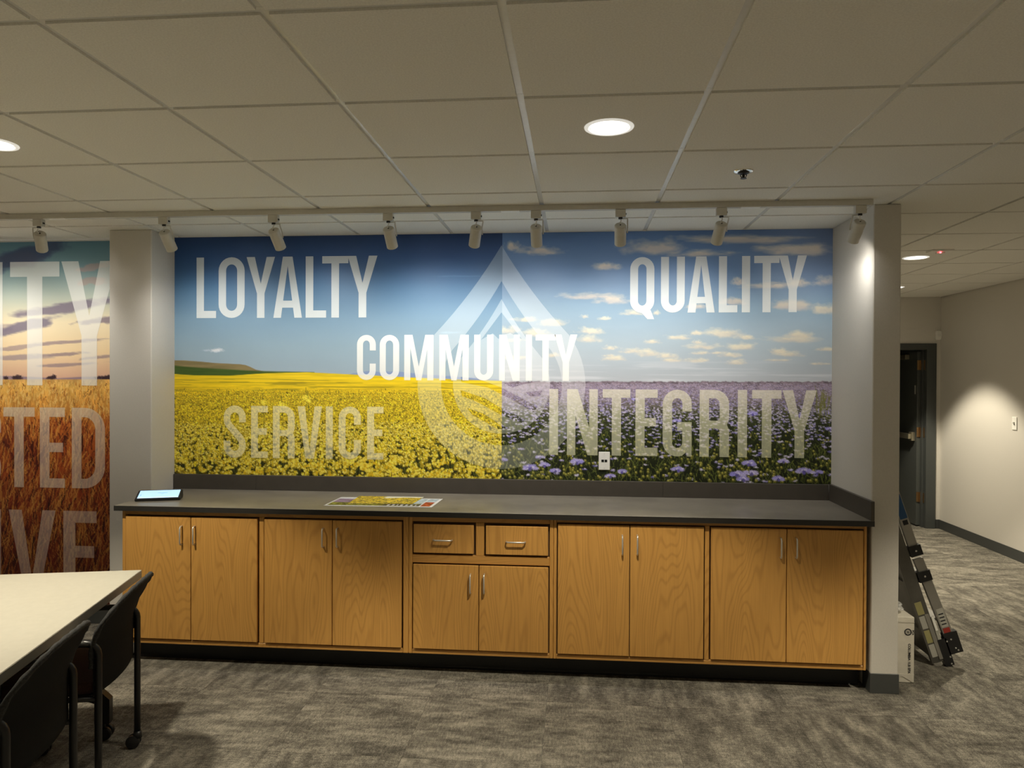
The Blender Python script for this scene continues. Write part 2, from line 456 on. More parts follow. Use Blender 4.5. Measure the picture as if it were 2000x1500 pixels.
class Canvas:
    """a picture on the wall plane; rows run from the top down; PX, PY hold photo-scale coordinates"""
    def __init__(self, x0, x1, z0, z1, step):
        self.x0, self.x1, self.z0, self.z1 = x0, x1, z0, z1
        self.nx = int(round((x1 - x0) / step)) + 1; self.ny = int(round((z1 - z0) / step)) + 1
        self.sx = (x1 - x0) / (self.nx - 1); self.sz = (z1 - z0) / (self.ny - 1)
        X = np.linspace(x0, x1, self.nx)[None, :]; Z = np.linspace(z1, z0, self.ny)[:, None]
        dz = Z - CAM_Z
        cr = X * CR.x + YW * CR.y + dz * CR.z; cu = X * CU.x + YW * CU.y + dz * CU.z; cf = X * CF.x + YW * CF.y + dz * CF.z
        self.PX = 1000 + F_PX * cr / cf; self.PY = 750 - F_PX * cu / cf
        self.img = np.zeros((self.ny, self.nx, 3))
    def idx(self, px, py):
        x, z = wall_pt(px, py, YW)
        return (self.z1 - z) / self.sz, (x - self.x0) / self.sx
    def stamp(self, px, py, rx, ry, col, var=.15, soft=.35, holes=.0, alpha=1.0):
        r, c = self.idx(px, py)
        r0, r1, c0, c1 = int(r - ry - 1), int(r + ry + 2), int(c - rx - 1), int(c + rx + 2)
        r0c, r1c, c0c, c1c = max(0, r0), min(self.ny, r1), max(0, c0), min(self.nx, c1)
        if r0c >= r1c or c0c >= c1c: return
        yy = (np.arange(r0c, r1c) - r)[:, None] / max(ry, .5); xx = (np.arange(c0c, c1c) - c)[None, :] / max(rx, .5)
        d = np.sqrt(yy * yy + xx * xx) + (rng.random((r1c - r0c, c1c - c0c)) - .5) * holes
        a = np.clip((1.0 + soft / 2 - d) / soft, 0, 1) * alpha
        v = 1 + (rng.random((r1c - r0c, c1c - c0c, 1)) - .5) * 2 * var
        sub = self.img[r0c:r1c, c0c:c1c]
        sub[:] = sub * (1 - a[..., None]) + np.asarray(col, float) * v * a[..., None]
    def stroke(self, px, py, length, ang, width, col, alpha=.8):
        """short line in grid units; ang from vertical"""
        r, c = self.idx(px, py); n = max(2, int(length * 1.4))
        t = np.linspace(0, 1, n)
        rr = np.round(r - t * length * math.cos(ang)).astype(int); cc0 = c + t * length * math.sin(ang)
        for wv in range(width):
            cc = np.round(cc0 + wv).astype(int)
            ok = (rr >= 0) & (rr < self.ny) & (cc >= 0) & (cc < self.nx)
            self.img[rr[ok], cc[ok]] = self.img[rr[ok], cc[ok]] * (1 - alpha) + np.asarray(col, float) * alpha
    def mesh(self, name, y):
        X = np.linspace(self.x0, self.x1, self.nx); Z = np.linspace(self.z1, self.z0, self.ny)
        co = np.zeros((self.ny, self.nx, 3), np.float32); co[..., 0] = X[None]; co[..., 1] = y; co[..., 2] = Z[:, None]
        return grid_mesh(name, co, self.img)
def grid_mesh(name, co, img):
    ny, nx = co.shape[:2]
    i = (np.arange(ny - 1)[:, None] * nx + np.arange(nx - 1)[None]).ravel()
    quads = np.stack([i, i + nx, i + nx + 1, i + 1], -1).astype(np.int32)
    me = bpy.data.meshes.new(name)
    me.vertices.add(ny * nx); me.vertices.foreach_set('co', co.astype(np.float32).ravel())
    me.loops.add(quads.size); me.loops.foreach_set('vertex_index', quads.ravel())
    me.polygons.add(len(quads)); me.polygons.foreach_set('loop_start', np.arange(0, quads.size, 4, dtype=np.int32))
    me.update(calc_edges=True)
    c = np.clip(img / 255.0, 0, 1)
    lin = np.where(c <= .04045, c / 12.92, ((c + .055) / 1.055) ** 2.4)
    rgba = np.ones((ny * nx, 4), np.float32); rgba[:, :3] = lin.reshape(-1, 3)
    at = me.color_attributes.new('print', 'FLOAT_COLOR', 'POINT'); at.data.foreach_set('color', rgba.ravel())
    return me

SEAM = -0.476
MZ0 = 1.018
def cloud(cv, px, py, wd, ht, col=(243, 226, 200), shade=(205, 190, 180), alpha=.9):
    X, Y = cv.PX, cv.PY
    m = (np.abs(X - px) < wd * 1.3) & (np.abs(Y - py) < ht * 2.2)
    rows = np.where(m.any(1))[0]; cols = np.where(m.any(0))[0]
    if len(rows) < 2 or len(cols) < 2: return
    s = np.s_[rows[0]:rows[-1] + 1, cols[0]:cols[-1] + 1]
    x = (X[s] - px) / wd; y = (Y[s] - py) / ht
    n = fbm(x.shape[0], x.shape[1], max(3, ht * .5), max(4, wd * .32), 4) - .5
    base = np.where(y > 0, y * 1.9, y)           # flat base, domed top
    d = np.sqrt(x * x + base * base) + n * 1.15
    a = np.clip((1.05 - d) / .75, 0, 1) * alpha
    t = np.clip(y * .8 + .45 + n, 0, 1)[..., None]
    c = np.asarray(col, float) * (1 - t) + np.asarray(shade, float) * t
    cv.img[s] = cv.img[s] * (1 - a[..., None]) + c * a[..., None]

def paint_canola():
    cv = Canvas(NX0, SEAM, MZ0, H - .001, .004)
    X, Y = cv.PX, cv.PY; ny, nx = cv.ny, cv.nx
    img = grad(Y, [(455, (30, 58, 105)), (500, (42, 78, 130)), (560, (80, 120, 160)), (620, (118, 150, 176)), (680, (142, 166, 182)), (735, (158, 176, 190))])
    img += (fbm(ny, nx, 60, 160, 3)[..., None] - .5) * 10
    cv.img = img
    cloud(cv, 424, 686, 16, 6, (232, 232, 236), (190, 205, 220)); cloud(cv, 405, 685, 14, 3, (205, 215, 228), (190, 205, 220), .6)
    cloud(cv, 880, 650, 26, 4, (160, 195, 220), (150, 190, 215), .5); cloud(cv, 900, 540, 60, 3, (90, 135, 185), (90, 135, 185), .4)
    fx = [330, 380, 450, 520, 600, 700, 800, 900, 985]; fy = [730, 733, 733.5, 729, 727, 732, 737, 741.5, 744]
    ft = np.interp(X, fx, fy)
    # distant blue mountains
    mt = np.interp(X, [670, 690, 720, 745, 770, 800, 850, 900, 985], [736, 729, 724, 727, 724, 729, 733, 736, 742]) + (fbm(ny, nx, 400, 10, 3) - .5) * 4
    a = sstep(-.8, .8, Y - mt) * (X > 668)
    cv.img = lerp(cv.img, (128, 148, 190), a * .85)
    # hill
    ht = np.interp(X, [330, 360, 390, 420, 450, 470, 480, 490, 500, 515, 540, 590, 620], [703.5, 704, 706, 709, 710.5, 711.5, 713, 717, 722, 725, 726.5, 728, 729])
    hn = fbm(ny, nx, 3, 40, 4)
    a = sstep(-.7, .7, Y - ht) * (X < 615)
    brown = np.stack([112 + hn * 40, 102 + hn * 32, 68 + hn * 26], -1)
    cv.img = cv.img * (1 - a[..., None]) + brown * a[..., None]
    gt = np.interp(X, [330, 360, 400, 450, 480, 510, 620], [713, 716, 719, 721.5, 723.5, 725, 727])
    a = sstep(-1.6, 1.6, Y - gt) * (X < 615)
    green = np.stack([52 + hn * 26, 78 + hn * 22, 28 + hn * 14], -1)
    cv.img = cv.img * (1 - a[..., None]) + green * a[..., None]
    # field
    fld = sstep(-.7, .7, Y - ft)
    far = grad(Y, [(728, (232, 200, 34)), (750, (236, 203, 30)), (772, (214, 182, 34)), (800, (190, 162, 36)), (935, (150, 132, 30))])
    st = fbm(ny, nx, 2.2, 70, 4) - .5; st2 = fbm(ny, nx, 1.5, 9, 3) - .5
    far = far * (1 + st[..., None] * .32 + st2[..., None] * .35 * sstep(742, 775, Y)[..., None])
    line = sstep(.60, .66, fbm(ny, nx, 2.0, 95, 3)) * sstep(735, 745, Y) * (1 - sstep(775, 800, Y))
    far = lerp(far, (120, 112, 30), line * .5)
    dk = fbm(ny, nx, 7, 3.2, 3)
    under = np.stack([22 + dk * 66, 26 + dk * 60, 6 + dk * 22], -1)
    wu = sstep(776, 862, Y)
    far = far * (1 - wu[..., None]) + under * wu[..., None]
    cv.img = cv.img * (1 - fld[..., None]) + far * fld[..., None]
    py = 762.0
    while py < 940:
        t = max(0.0, (py - 768) / 170.0); fade = min(1.0, max(.0, (py - 758) / 36.0))
        r = 0.7 + t * 3.1
        n = int(650 / (r * 1.22 * 2) * (1.35 - .35 * t) * fade)
        for _ in range(n):
            px = 335 + rng.random() * 650; y = py + rng.normal() * (r * .6 + 1.5)
            if rng.random() < .22 + .5 * t:
                cv.stroke(px, y + r * 3.2, r * 3.2, rng.normal() * .14, 1, (104, 110, 40) if rng.random() < .4 else (26, 30, 9), .8)
            if rng.random() < .62 * t + .06: continue
            b = .74 + rng.random() * .33
            cv.stamp(px, y + r * .5, r * .9, r * .8, (150 * b, 122 * b, 14), .2, .5, .7, .75)
            cv.stamp(px, y, r, r * .8, (243 * b, 212 * b, 48 * b), .22, .45, .9)
            if r > 1.8:
                for _k in range(2):
                    cv.stamp(px + rng.normal() * r * .7, y + rng.normal() * r * .45, r * .36, r * .33, (255, 240, 128), .08, .5)
        py += max(.8, r * .62)
    # taller single bloom heads
    for (px, py, r) in ((598, 775, 4.2), (602, 781, 3.4), (514, 786, 3), (551, 790, 3)):
        cv.stroke(px + 2, py + 42, 50, -.05, 1, (96, 96, 34), .8)
        for _k in range(16): cv.stamp(px + rng.normal() * r, py + rng.normal() * r * .8, 1.6, 1.4, (250, 222, 70), .2, .5)
    for _k in range(46):
        px = 345 + rng.random() * 630; py = 898 + rng.random() * 34
        for _j in range(9):
            cv.stamp(px + rng.normal() * 5, py + rng.normal() * 4, 2.2, 2.0, (250, 224, 84) if rng.random() < .6 else (220, 184, 30), .15, .5)
    return cv
def paint_flax():
    cv = Canvas(SEAM, NX1, MZ0, H - .001, .004)
    X, Y = cv.PX, cv.PY; ny, nx = cv.ny, cv.nx
    img = grad(Y, [(440, (82, 116, 170)), (520, (98, 132, 180)), (600, (136, 164, 188)), (670, (164, 180, 192)), (748, (182, 187, 194))])
    side = sstep(1350, 1640, X) * (1 - sstep(480, 600, Y))
    img = img * (1 - side[..., None] * .45) + np.array((120, 126, 150.)) * side[..., None] * .45
    img += (fbm(ny, nx, 40, 120, 4)[..., None] - .5) * 14
    cv.img = img
    for c in [(1000, 483, 16, 10), (1058, 492, 40, 10), (1285, 487, 62, 17), (1370, 497, 60, 8), (1450, 470, 110, 10), (1560, 490, 70, 14),
              (1187, 522, 24, 9), (1150, 580, 48, 8), (1195, 588, 30, 10), (1236, 612, 22, 6), (1281, 612, 8, 5), (1180, 623, 12, 4), (1141, 619, 7, 4),
              (1440, 552, 14, 8), (1500, 560, 50, 7), (1555, 556, 24, 10), (1612, 552, 24, 11), (1432, 590, 24, 9), (1358, 600, 22, 6), (1548, 600, 42, 13), (1612, 606, 28, 12),
              (1030, 625, 24, 6), (1080, 632, 26, 8), (1050, 652, 26, 9), (995, 647, 20, 9), (1153, 648, 22, 8), (1150, 664, 24, 8), (1005, 665, 20, 4),
              (1275, 668, 16, 5), (1192, 680, 13, 5), (1325, 660, 24, 5), (1360, 652, 14, 5), (1418, 653, 36, 11), (1455, 660, 20, 5), (1372, 678, 32, 7), (1370, 690, 18, 4), (1362, 669, 10, 4),
              (1450, 679, 30, 8), (1400, 690, 12, 3), (1550, 664, 52, 9), (1560, 655, 26, 8), (1520, 687, 18, 6), (1540, 693, 28, 6), (1612, 683, 18, 5), (1235, 686, 22, 6), (1268, 692, 26, 8), (1302, 696, 20, 6), (1312, 704, 20, 5), (1200, 701, 24, 6), (1190, 695, 10, 3),
              (1360, 705, 24, 5), (1425, 694, 22, 6), (1437, 708, 20, 6), (1520, 704, 26, 3), (1600, 711, 18, 3), (1078, 695, 14, 5), (1010, 700, 30, 4)]:
        far = c[1] > 600
        c = (c[0], c[1], c[2] * 1.22, c[3] * 1.3)
        cloud(cv, *c, (228, 218, 194) if far else (220, 208, 192), (198, 190, 182) if far else (180, 178, 186), .85)
    band = fbm(ny, nx, 5, 130, 4)
    cv.img = lerp(cv.img, (214, 216, 222), sstep(.52, .75, band) * sstep(690, 730, Y) * .6)
    hz = 745.5 + (fbm(ny, nx, 500, 5, 3) - .5) * 5
    fld = sstep(-1.2, 1.2, Y - hz)
    n1 = fbm(ny, nx, 2, 5, 3)
    far = grad(Y, [(744, (118, 104, 114)), (760, (150, 134, 152)), (785, (122, 112, 112)), (812, (64, 68, 42)), (850, (38, 45, 20)), (950, (24, 30, 11))])
    far = far * (.62 + n1[..., None] * .76)
    cv.img = cv.img * (1 - fld[..., None]) + far * fld[..., None]
    for _ in range(2600):
        py = 800 + 150 * rng.random() ** .8; px = 975 + rng.random() * 660; t = (py - 790) / 150
        g_ = rng.random()
        col = (96 + 40 * g_, 108 + 34 * g_, 46 + 16 * g_) if rng.random() < .6 else (20, 26, 10)
        cv.stroke(px, py, 3 + 9 * t, rng.normal() * .55, 1, col, .65)
    py = 750.0
    while py < 945:
        t = (py - 750) / 190.0
        r = .6 + 2.6 * t
        dens = .50 * max(0.0, 1 - t) ** 2.4 + .026
        n = int(660 / (r * 2.6) * dens)
        for _ in range(n):
            px = 975 + rng.random() * 660
            y = py + rng.normal() * r
            v = rng.random()
            col = (166, 156, 212) if v < .45 else ((208, 200, 228) if v < .8 else (126, 118, 194))
            tt = max(0.0, 1 - t / .38)
            col = tuple(a * (1 - .75 * tt) + b * .75 * tt for a, b in zip(col, (156, 142, 154)))
            cv.stamp(px, y, r * (.9 + .6 * rng.random()), r * (.35 + .3 * rng.random()), col, .16, .5, .8, .9)
            if t > .25:
                cv.stamp(px + rng.normal() * r, y - r * .5, r * .6, r * .34, (224, 216, 240), .1, .5, .6, .8)
        py += max(.9, r * .7)
    for _ in range(420):
        py = 842 + 100 * rng.random() ** .7; px = 975 + rng.random() * 660; r = 1.2 + (py - 840) / 100 * 1.5
        cv.stamp(px, py, r, r, (112, 110, 40), .15, .5); cv.stamp(px - .5, py - r * .5, r * .5, r * .45, (196, 188, 96), .1, .6)
    def bigflower(px, py, s):
        s *= .8
        for k in range(5):
            a = pi * .95 + k * pi * .28 + rng.normal() * .2; q = .8 + .5 * rng.random(); v = rng.random()
            cv.stamp(px + math.cos(a) * s * q, py + math.sin(a) * s * .36 * q, s * .55, s * .30, (150 + 50 * v, 142 + 48 * v, 222 + 10 * v), .10, .5, .55)
        for k in range(3):
            cv.stamp(px + rng.normal() * s * .5, py + rng.normal() * s * .2, s * .22, s * .12, (226, 220, 246), .06, .5, .4)
        cv.stamp(px, py + s * .30, s * .30, s * .34, (104, 92, 176), .10, .5, .5)
        cv.stroke(px, py + s * 2.2, s * 1.6, rng.normal() * .2, 1, (92, 100, 42), .7)
    for f in [(1325, 917, 10), (1440, 926, 12), (1468, 924, 11), (1452, 936, 10), (1570, 920, 12), (1596, 923, 9), (1463, 905, 11), (1530, 901, 8), (1215, 921, 8), (1127, 902, 11), (1192, 930, 8), (1035, 913, 12), (1063, 908, 9), (1085, 919, 9), (1055, 893, 7), (983, 898, 7), (1520, 935, 10), (1612, 806, 8), (1620, 838, 7), (1470, 808, 8), (1560, 812, 6), (1240, 780, 5), (1322, 822, 7), (1310, 802, 6)]:
        bigflower(*f)
    for _k in range(26):
        cv.stroke(1608 + rng.normal() * 8, 800 + rng.random() * 20, 26 + 14 * rng.random(), rng.normal() * .15, 1, (120, 122, 58), .6)
    return cv
def paint_wheat():
    cv = Canvas(XL + .01, LPX0 - .002, .125, H - .016, .005)
    X, Y = cv.PX, cv.PY; ny, nx = cv.ny, cv.nx
    img = grad(Y, [(465, (84, 124, 142)), (520, (116, 150, 160)), (580, (186, 196, 184)), (630, (238, 222, 186)), (690, (240, 212, 168)), (740, (224, 178, 150))])
    cv.img = img
    def band(px, py, wd, ht, slope, col, alpha, th=.46):
        x = (X - px) / wd; y = (Y - py - (X - px) * slope) / ht
        n = fbm(ny, nx, max(4, ht * .8), wd * .35, 4) - .5
        d = np.sqrt(x * x + y * y) + n * 1.3
        cv.img[:] = lerp(cv.img, col, np.clip((1 - d) / .4, 0, 1) * alpha)
    band(50, 500, 90, 22, -.25, (62, 78, 112), .9); band(20, 510, 70, 16, -.2, (72, 82, 110), .8); band(-60, 530, 90, 20, -.1, (70, 84, 112), .8)
    band(190, 520, 40, 8, -.2, (196, 152, 142), .5); band(180, 550, 34, 9, -.1, (190, 150, 140), .5)
    band(130, 600, 110, 12, -.16, (122, 112, 130), .85); band(40, 640, 80, 12, -.25, (118, 110, 130), .85); band(200, 625, 60, 9, -.15, (128, 114, 128), .8)
    band(-80, 650, 110, 14, -.1, (122, 112, 130), .8)
    band(130, 668, 70, 4, -.08, (158, 138, 140), .8); band(40, 678, 60, 5, -.14, (160, 140, 142), .7); band(130, 692, 50, 3.5, -.06, (150, 130, 134), .8); band(40, 698, 70, 7, -.04, (150, 134, 142), .7)
    band(140, 712, 80, 4, -.06, (156, 134, 136), .8); band(200, 697, 50, 4, -.1, (150, 130, 136), .7); band(-120, 690, 120, 8, -.05, (150, 132, 140), .7)
    ht = np.interp(X, [-400, 0, 60, 110, 160, 220], [737, 734, 736, 739, 736, 735])
    cv.img = lerp(cv.img, (138, 118, 138), sstep(-1, 1, Y - ht) * .8)
    for (px, py, rx, ry) in ((12, 739, 3, 3), (34, 738, 8, 3.6), (100, 738, 7, 2.5), (106, 736, 3, 3), (207, 738, 16, 2.5), (215, 737, 9, 3), (-60, 738, 12, 3), (-130, 738, 7, 3)):
        cv.stamp(px, py, rx, ry, (62, 44, 52), .15, .4, .5)
    fld = sstep(-.8, .8, Y - 741)
    n1 = fbm(ny, nx, 24, 14, 4); n2 = fbm(ny, nx, 5, 1.6, 2)
    low = grad(Y, [(740, (206, 158, 88)), (756, (232, 180, 88)), (790, (222, 158, 70)), (830, (188, 104, 40)), (900, (150, 66, 24)), (1000, (122, 46, 20)), (1100, (88, 26, 16)), (1250, (60, 16, 12))])
    low = low * (.72 + .40 * n1 + .22 * n2)[..., None]
    dkm = sstep(.52, .66, fbm(ny, nx, 42, 22, 3)) * sstep(810, 880, Y)
    low = lerp(low, (74, 18, 14), dkm * .75)
    cv.img = cv.img * (1 - fld[..., None]) + low * fld[..., None]
    N = 9000
    ys = 748 + 470 * rng.random(N) ** 1.15; ys.sort()
    for py in ys:
        px = -420 + 660 * rng.random(); t = (py - 745) / 400
        L = 3 + 26 * min(1, t * 1.5) * (.5 + rng.random()); v = rng.random()
        if t < .2: col = (246, 204, 120) if v < .5 else ((196, 126, 52) if v < .88 else (112, 58, 26))
        else: col = (228, 158, 72) if v < .36 else ((186, 98, 38) if v < .62 else ((128, 48, 22) if v < .82 else (48, 12, 10)))
        f = 1 - .30 * max(0, t - .35)
        cv.stroke(px, py, L, .18 + rng.normal() * .30, 1 if rng.random() < .75 else 2, tuple(c * f for c in col), .62)
    return cv

mural = thing('wall_mural', 'wide printed mural of canola and flax fields lettered LOYALTY, QUALITY, COMMUNITY above the counter', 'mural', ((NX0 + NX1) / 2, YW, MZ0))
MY = YW - .0015
CVS = [paint_canola(), paint_flax()]; CVW = [paint_wheat()]
obj('mural_panel', CVS[0].mesh('mural_panel', MY), M['print'], mural, True, label='yellow canola field under deep blue sky')
obj('mural_panel', CVS[1].mesh('mural_panel', MY), M['print'], mural, True, label='lilac flax field under cloudy sky')
mural2 = thing('wheat_mural', 'orange wheat field mural at sunset with large white letters beside the pier', 'mural', ((XL + LPX0) / 2, YW, .12))
obj('mural_panel', CVW[0].mesh('mural_panel', MY), M['print'], mural2, True)

# ------------------------------------------------------------------ lettering
def arc(cx, cy, rx, ry, a0, a1, n=14):
    return [(cx + rx * math.cos(math.radians(a0 + (a1 - a0) * k / n)), cy + ry * math.sin(math.radians(a0 + (a1 - a0) * k / n))) for k in range(n + 1)]
def thick(path, s):
    """outline of a polyline of width s"""
    L, R = [], []
    for i, p in enumerate(path):
        a = path[max(0, i - 1)]; b = path[min(len(path) - 1, i + 1)]
        dx, dy = b[0] - a[0], b[1] - a[1]; l = math.hypot(dx, dy) or 1
        nx_, ny_ = -dy / l * s / 2, dx / l * s / 2
        L.append((p[0] + nx_, p[1] + ny_)); R.append((p[0] - nx_, p[1] - ny_))
    return L + R[::-1]
def glyph(ch, w, h, s):
    """loops (outer, holes...) of a condensed capital in a w x h box with stem s"""
    t = s * .92; c = w / 2
    if ch == 'I': return [[(0, 0), (w, 0), (w, h), (0, h)]]
    if ch == 'L': return [[(0, 0), (w, 0), (w, t), (s, t), (s, h), (0, h)]]
    if ch == 'T': return [[(c - s / 2, 0), (c + s / 2, 0), (c + s / 2, h - t), (w, h - t), (w, h), (0, h), (0, h - t), (c - s / 2, h - t)]]
    if ch == 'E': return [[(0, 0), (w, 0), (w, t), (s, t), (s, h * .445), (w * .93, h * .445), (w * .93, h * .445 + t), (s, h * .445 + t), (s, h - t), (w, h - t), (w, h), (0, h)]]
    if ch == 'V': return [[(c - s * .62, 0), (c + s * .62, 0), (w, h), (w - s * 1.1, h), (c, h * .17), (s * 1.1, h), (0, h)]]
    if ch == 'Y': return [[(c - s / 2, 0), (c + s / 2, 0), (c + s / 2, h * .40), (w, h), (w - s * 1.1, h), (c, h * .56), (s * 1.1, h), (0, h), (c - s / 2, h * .40)]]
    if ch == 'A':
        def xi(z): return s + (c - s) * z / (h * .86)          # inner edge of the left leg
        za, zb = h * .165, h * .28
        return [[(0, 0), (s, 0), (xi(za), za), (w - xi(za), za), (w - s, 0), (w, 0), (c + s * .64, h), (c - s * .64, h)],
                [(xi(zb), zb), (w - xi(zb), zb), (c, h * .85)]]
    if ch == 'M': return [[(0, 0), (s, 0), (s, h * .70), (c - s * .42, 0), (c + s * .42, 0), (w - s, h * .70), (w - s, 0), (w, 0), (w, h), (w - s * 1.35, h), (c, h * .30), (s * 1.35, h), (0, h)]]
    if ch == 'N': return [[(0, 0), (s * .92, 0), (s * .92, h * .60), (w - s * 1.1, 0), (w, 0), (w, h), (w - s * .92, h), (w - s * .92, h * .42), (s * 1.15, h), (0, h)]]
    R = c; ri = c - s
    if ch in 'OQ':
        out = arc(c, h - R, R, R, 0, 180) + arc(c, R, R, R, 180, 360)
        hole = arc(c, h - R, ri, R - t, 0, 180) + arc(c, R, ri, R - t, 180, 360)
        if ch == 'O': return [out, hole]
        out = arc(c, h - R, R, R, 0, 180) + arc(c, R, R, R, 180, 268) + [(w * .72, -h * .115), (w * 1.0, -h * .115), (w * .84, R - R * math.sqrt(max(0, 1 - ((w * .84 - c) / R) ** 2)))] + arc(c, R, R, R, 318, 360, 6)
        return [out, hole]
    if ch == 'U':
        return [[(0, h)] + arc(c, R, R, R, 180, 360) + [(w, h), (w - s, h)] + arc(c, R, ri, R - t, 360, 180) + [(s, h)]]
    if ch == 'C':
        return [[(w, h * .655)] + arc(c, h - R, R, R, 0, 180) + arc(c, R, R, R, 180, 360) + [(w, h * .365), (w - s, h * .365)] + arc(c, R, ri, R - t, 360, 180) + arc(c, h - R, ri, R - t, 180, 0) + [(w - s, h * .655)]]
    if ch == 'G':
        return [[(w, h * .675)] + arc(c, h - R, R, R, 0, 180) + arc(c, R, R, R, 180, 290) + [(w - s * .62, h * .06), (w - s * .5, 0), (w, 0), (w, h * .515), (w * .50, h * .515), (w * .50, h * .515 - t), (w - s, h * .515 - t)] + arc(c, R, ri, R - t, 360, 180) + arc(c, h - R, ri, R - t, 180, 0) + [(w - s, h * .675)]]
    if ch == 'D':
        q = w * .62
        return [[(0, 0), (w - q, 0)] + arc(w - q, q, q, q, 270, 360) + arc(w - q, h - q, q, q, 0, 90) + [(0, h)],
                [(s, t), (w - q, t)] + arc(w - q, q, q - s, q - t, 270, 360) + arc(w - q, h - q, q - s, q - t, 0, 90) + [(s, h - t)]]
    if ch == 'R':
        q = w * .5; m_ = h * .47
        return [[(0, 0), (s, 0), (s, m_ - t * .35), (w - s - .16 * w, m_ - t * .35)] + arc(w - s - .16 * w, m_ - t * .35 - .10 * w, .16 * w, .10 * w, 90, 0, 5) + [(w - s, 0), (w, 0), (w, m_ - .18 * w), (w * .93, m_ + t * .1), (w, m_ + .22 * w)] + arc(w - q, h - q, q, q, 0, 90) + [(0, h)],
                [(s, m_ + t * .55), (w - s - .12 * w, m_ + t * .55)] + arc(w - s - .12 * w, m_ + t * .55 + .10 * w, .12 * w, .10 * w, 270, 360, 5) + arc(w - q, h - q, q - s, q - t, 0, 90) + [(s, h - t)]]
    if ch == 'S':
        k = s / 2; r_ = c - k
        path = [(w - k, h * .68), (w - k, h - c)] + arc(c, h - c, r_, c - t / 2, 0, 180, 14)[1:] + [(k, h * .735)]
        path += [(k + .02 * w, h * .68), (k + .12 * w, h * .61), (c, h * .50), (w - k - .12 * w, h * .39), (w - k - .02 * w, h * .32)]
        path += [(w - k, h * .265)] + arc(c, c, r_, c - t / 2, 360, 180, 14)[1:] + [(k, h * .325)]
        return [thick(path, s)]
    raise ValueError(ch)
def inside(loops, x, z):
    """even-odd test of points (arrays) against closed loops"""
    r = np.zeros(x.shape, bool)
    for l in loops:
        n = len(l)
        for i in range(n):
            (x0, z0), (x1, z1) = l[i], l[(i + 1) % n]
            if z0 == z1: continue
            c = ((z0 > z) != (z1 > z)) & (x < (x1 - x0) * (z - z0) / (z1 - z0) + x0)
            r ^= c
    return r
def picture(cvs, x, z):
    out = np.zeros(x.shape + (3,))
    for cv in cvs:
        m = (x >= cv.x0) & (x <= cv.x1)
        if not m.any(): continue
        r = np.clip((cv.z1 - z[m]) / cv.sz, 0, cv.ny - 1.001); c = np.clip((x[m] - cv.x0) / cv.sx, 0, cv.nx - 1.001)
        r0 = r.astype(int); c0 = c.astype(int); fr = (r - r0)[:, None]; fc = (c - c0)[:, None]; im = cv.img
        out[m] = (im[r0, c0] * (1 - fc) + im[r0, c0 + 1] * fc) * (1 - fr) + (im[r0 + 1, c0] * (1 - fc) + im[r0 + 1, c0 + 1] * fc) * fr
    return out
def print_piece(loops, y, colour, step=.004):
    """flat printed shape on plane y whose colours come from the picture below it"""
    P, E_ = [], []
    for l in loops:
        k = len(P); n = len(l); P += [Vector(p) for p in l]; E_ += [(k + i, k + (i + 1) % n) for i in range(n)]
    xs = [p.x for p in P]; zs = [p.y for p in P]
    gx, gz = np.meshgrid(np.arange(min(xs) + step / 2, max(xs), step), np.arange(min(zs) + step / 2, max(zs), step))
    gx, gz = gx.ravel(), gz.ravel(); m = inside(loops, gx, gz)
    P += [Vector(p) for p in zip(gx[m].tolist(), gz[m].tolist())]
    vv, _, ff, *_r = geometry.delaunay_2d_cdt(P, E_, [], 0, 1e-5)
    x = np.array([v.x for v in vv]); z = np.array([v.y for v in vv])
    tri = np.array(ff); tri = tri[inside(loops, x[tri].mean(1), z[tri].mean(1))]
    ff = tri.tolist()
    me = bpy.data.meshes.new('print')
    # tessellated counter-clockwise in (x, z): faces the room (-y)
    me.from_pydata([(a_, y, b_) for a_, b_ in zip(x, z)], [], ff)
    c = np.clip(colour(x, z) / 255.0, 0, 1)
    lin = np.where(c <= .04045, c / 12.92, ((c + .055) / 1.055) ** 2.4)
    rgba = np.ones((len(x), 4), np.float32); rgba[:, :3] = lin
    at = me.color_attributes.new('print', 'FLOAT_COLOR', 'POINT'); at.data.foreach_set('color', rgba.ravel())
    return me
LY = YW - .0026
def word(letters, top, bot, stem, alpha, parent, col=(240, 240, 236), y=LY, cvs=None):
    """letters: (char, left px, right px); top / bot: photo rows of the cap height at both ends"""
    (xa, ta), (xb, tb) = top; (_, ba), (_, bb) = bot
    zt = (wall_pt(xa, ta, y)[1] + wall_pt(xb, tb, y)[1]) / 2; zb = (wall_pt(xa, ba, y)[1] + wall_pt(xb, bb, y)[1]) / 2
    white = np.asarray(col, float)
    def colour(x, z):
        base = picture(cvs, x, z)
        for loops in EMBLEM:
            m = inside(loops, x, z); base[m] = base[m] * (1 - EMB_A) + 238. * EMB_A
        return base * (1 - alpha) + white * alpha
    for ch, a, b in letters:
        x0 = wall_pt(a, (ta + ba) / 2, y)[0]; x1 = wall_pt(b, (ta + ba) / 2, y)[0]
        loops = [[(x0 + p[0], zb + p[1]) for p in l] for l in glyph(ch, x1 - x0, zt - zb, stem * (zt - zb))]
        obj('letter', print_piece([dedupe(l) for l in loops], y, colour), M['print'], parent, True)
def dedupe(l):
    out = []
    for p in l:
        if not out or math.hypot(p[0] - out[-1][0], p[1] - out[-1][1]) > 2e-4: out.append(p)
    if math.hypot(out[0][0] - out[-1][0], out[0][1] - out[-1][1]) < 2e-4: out.pop()
    return out
EMBLEM, EMB_A = [], .34
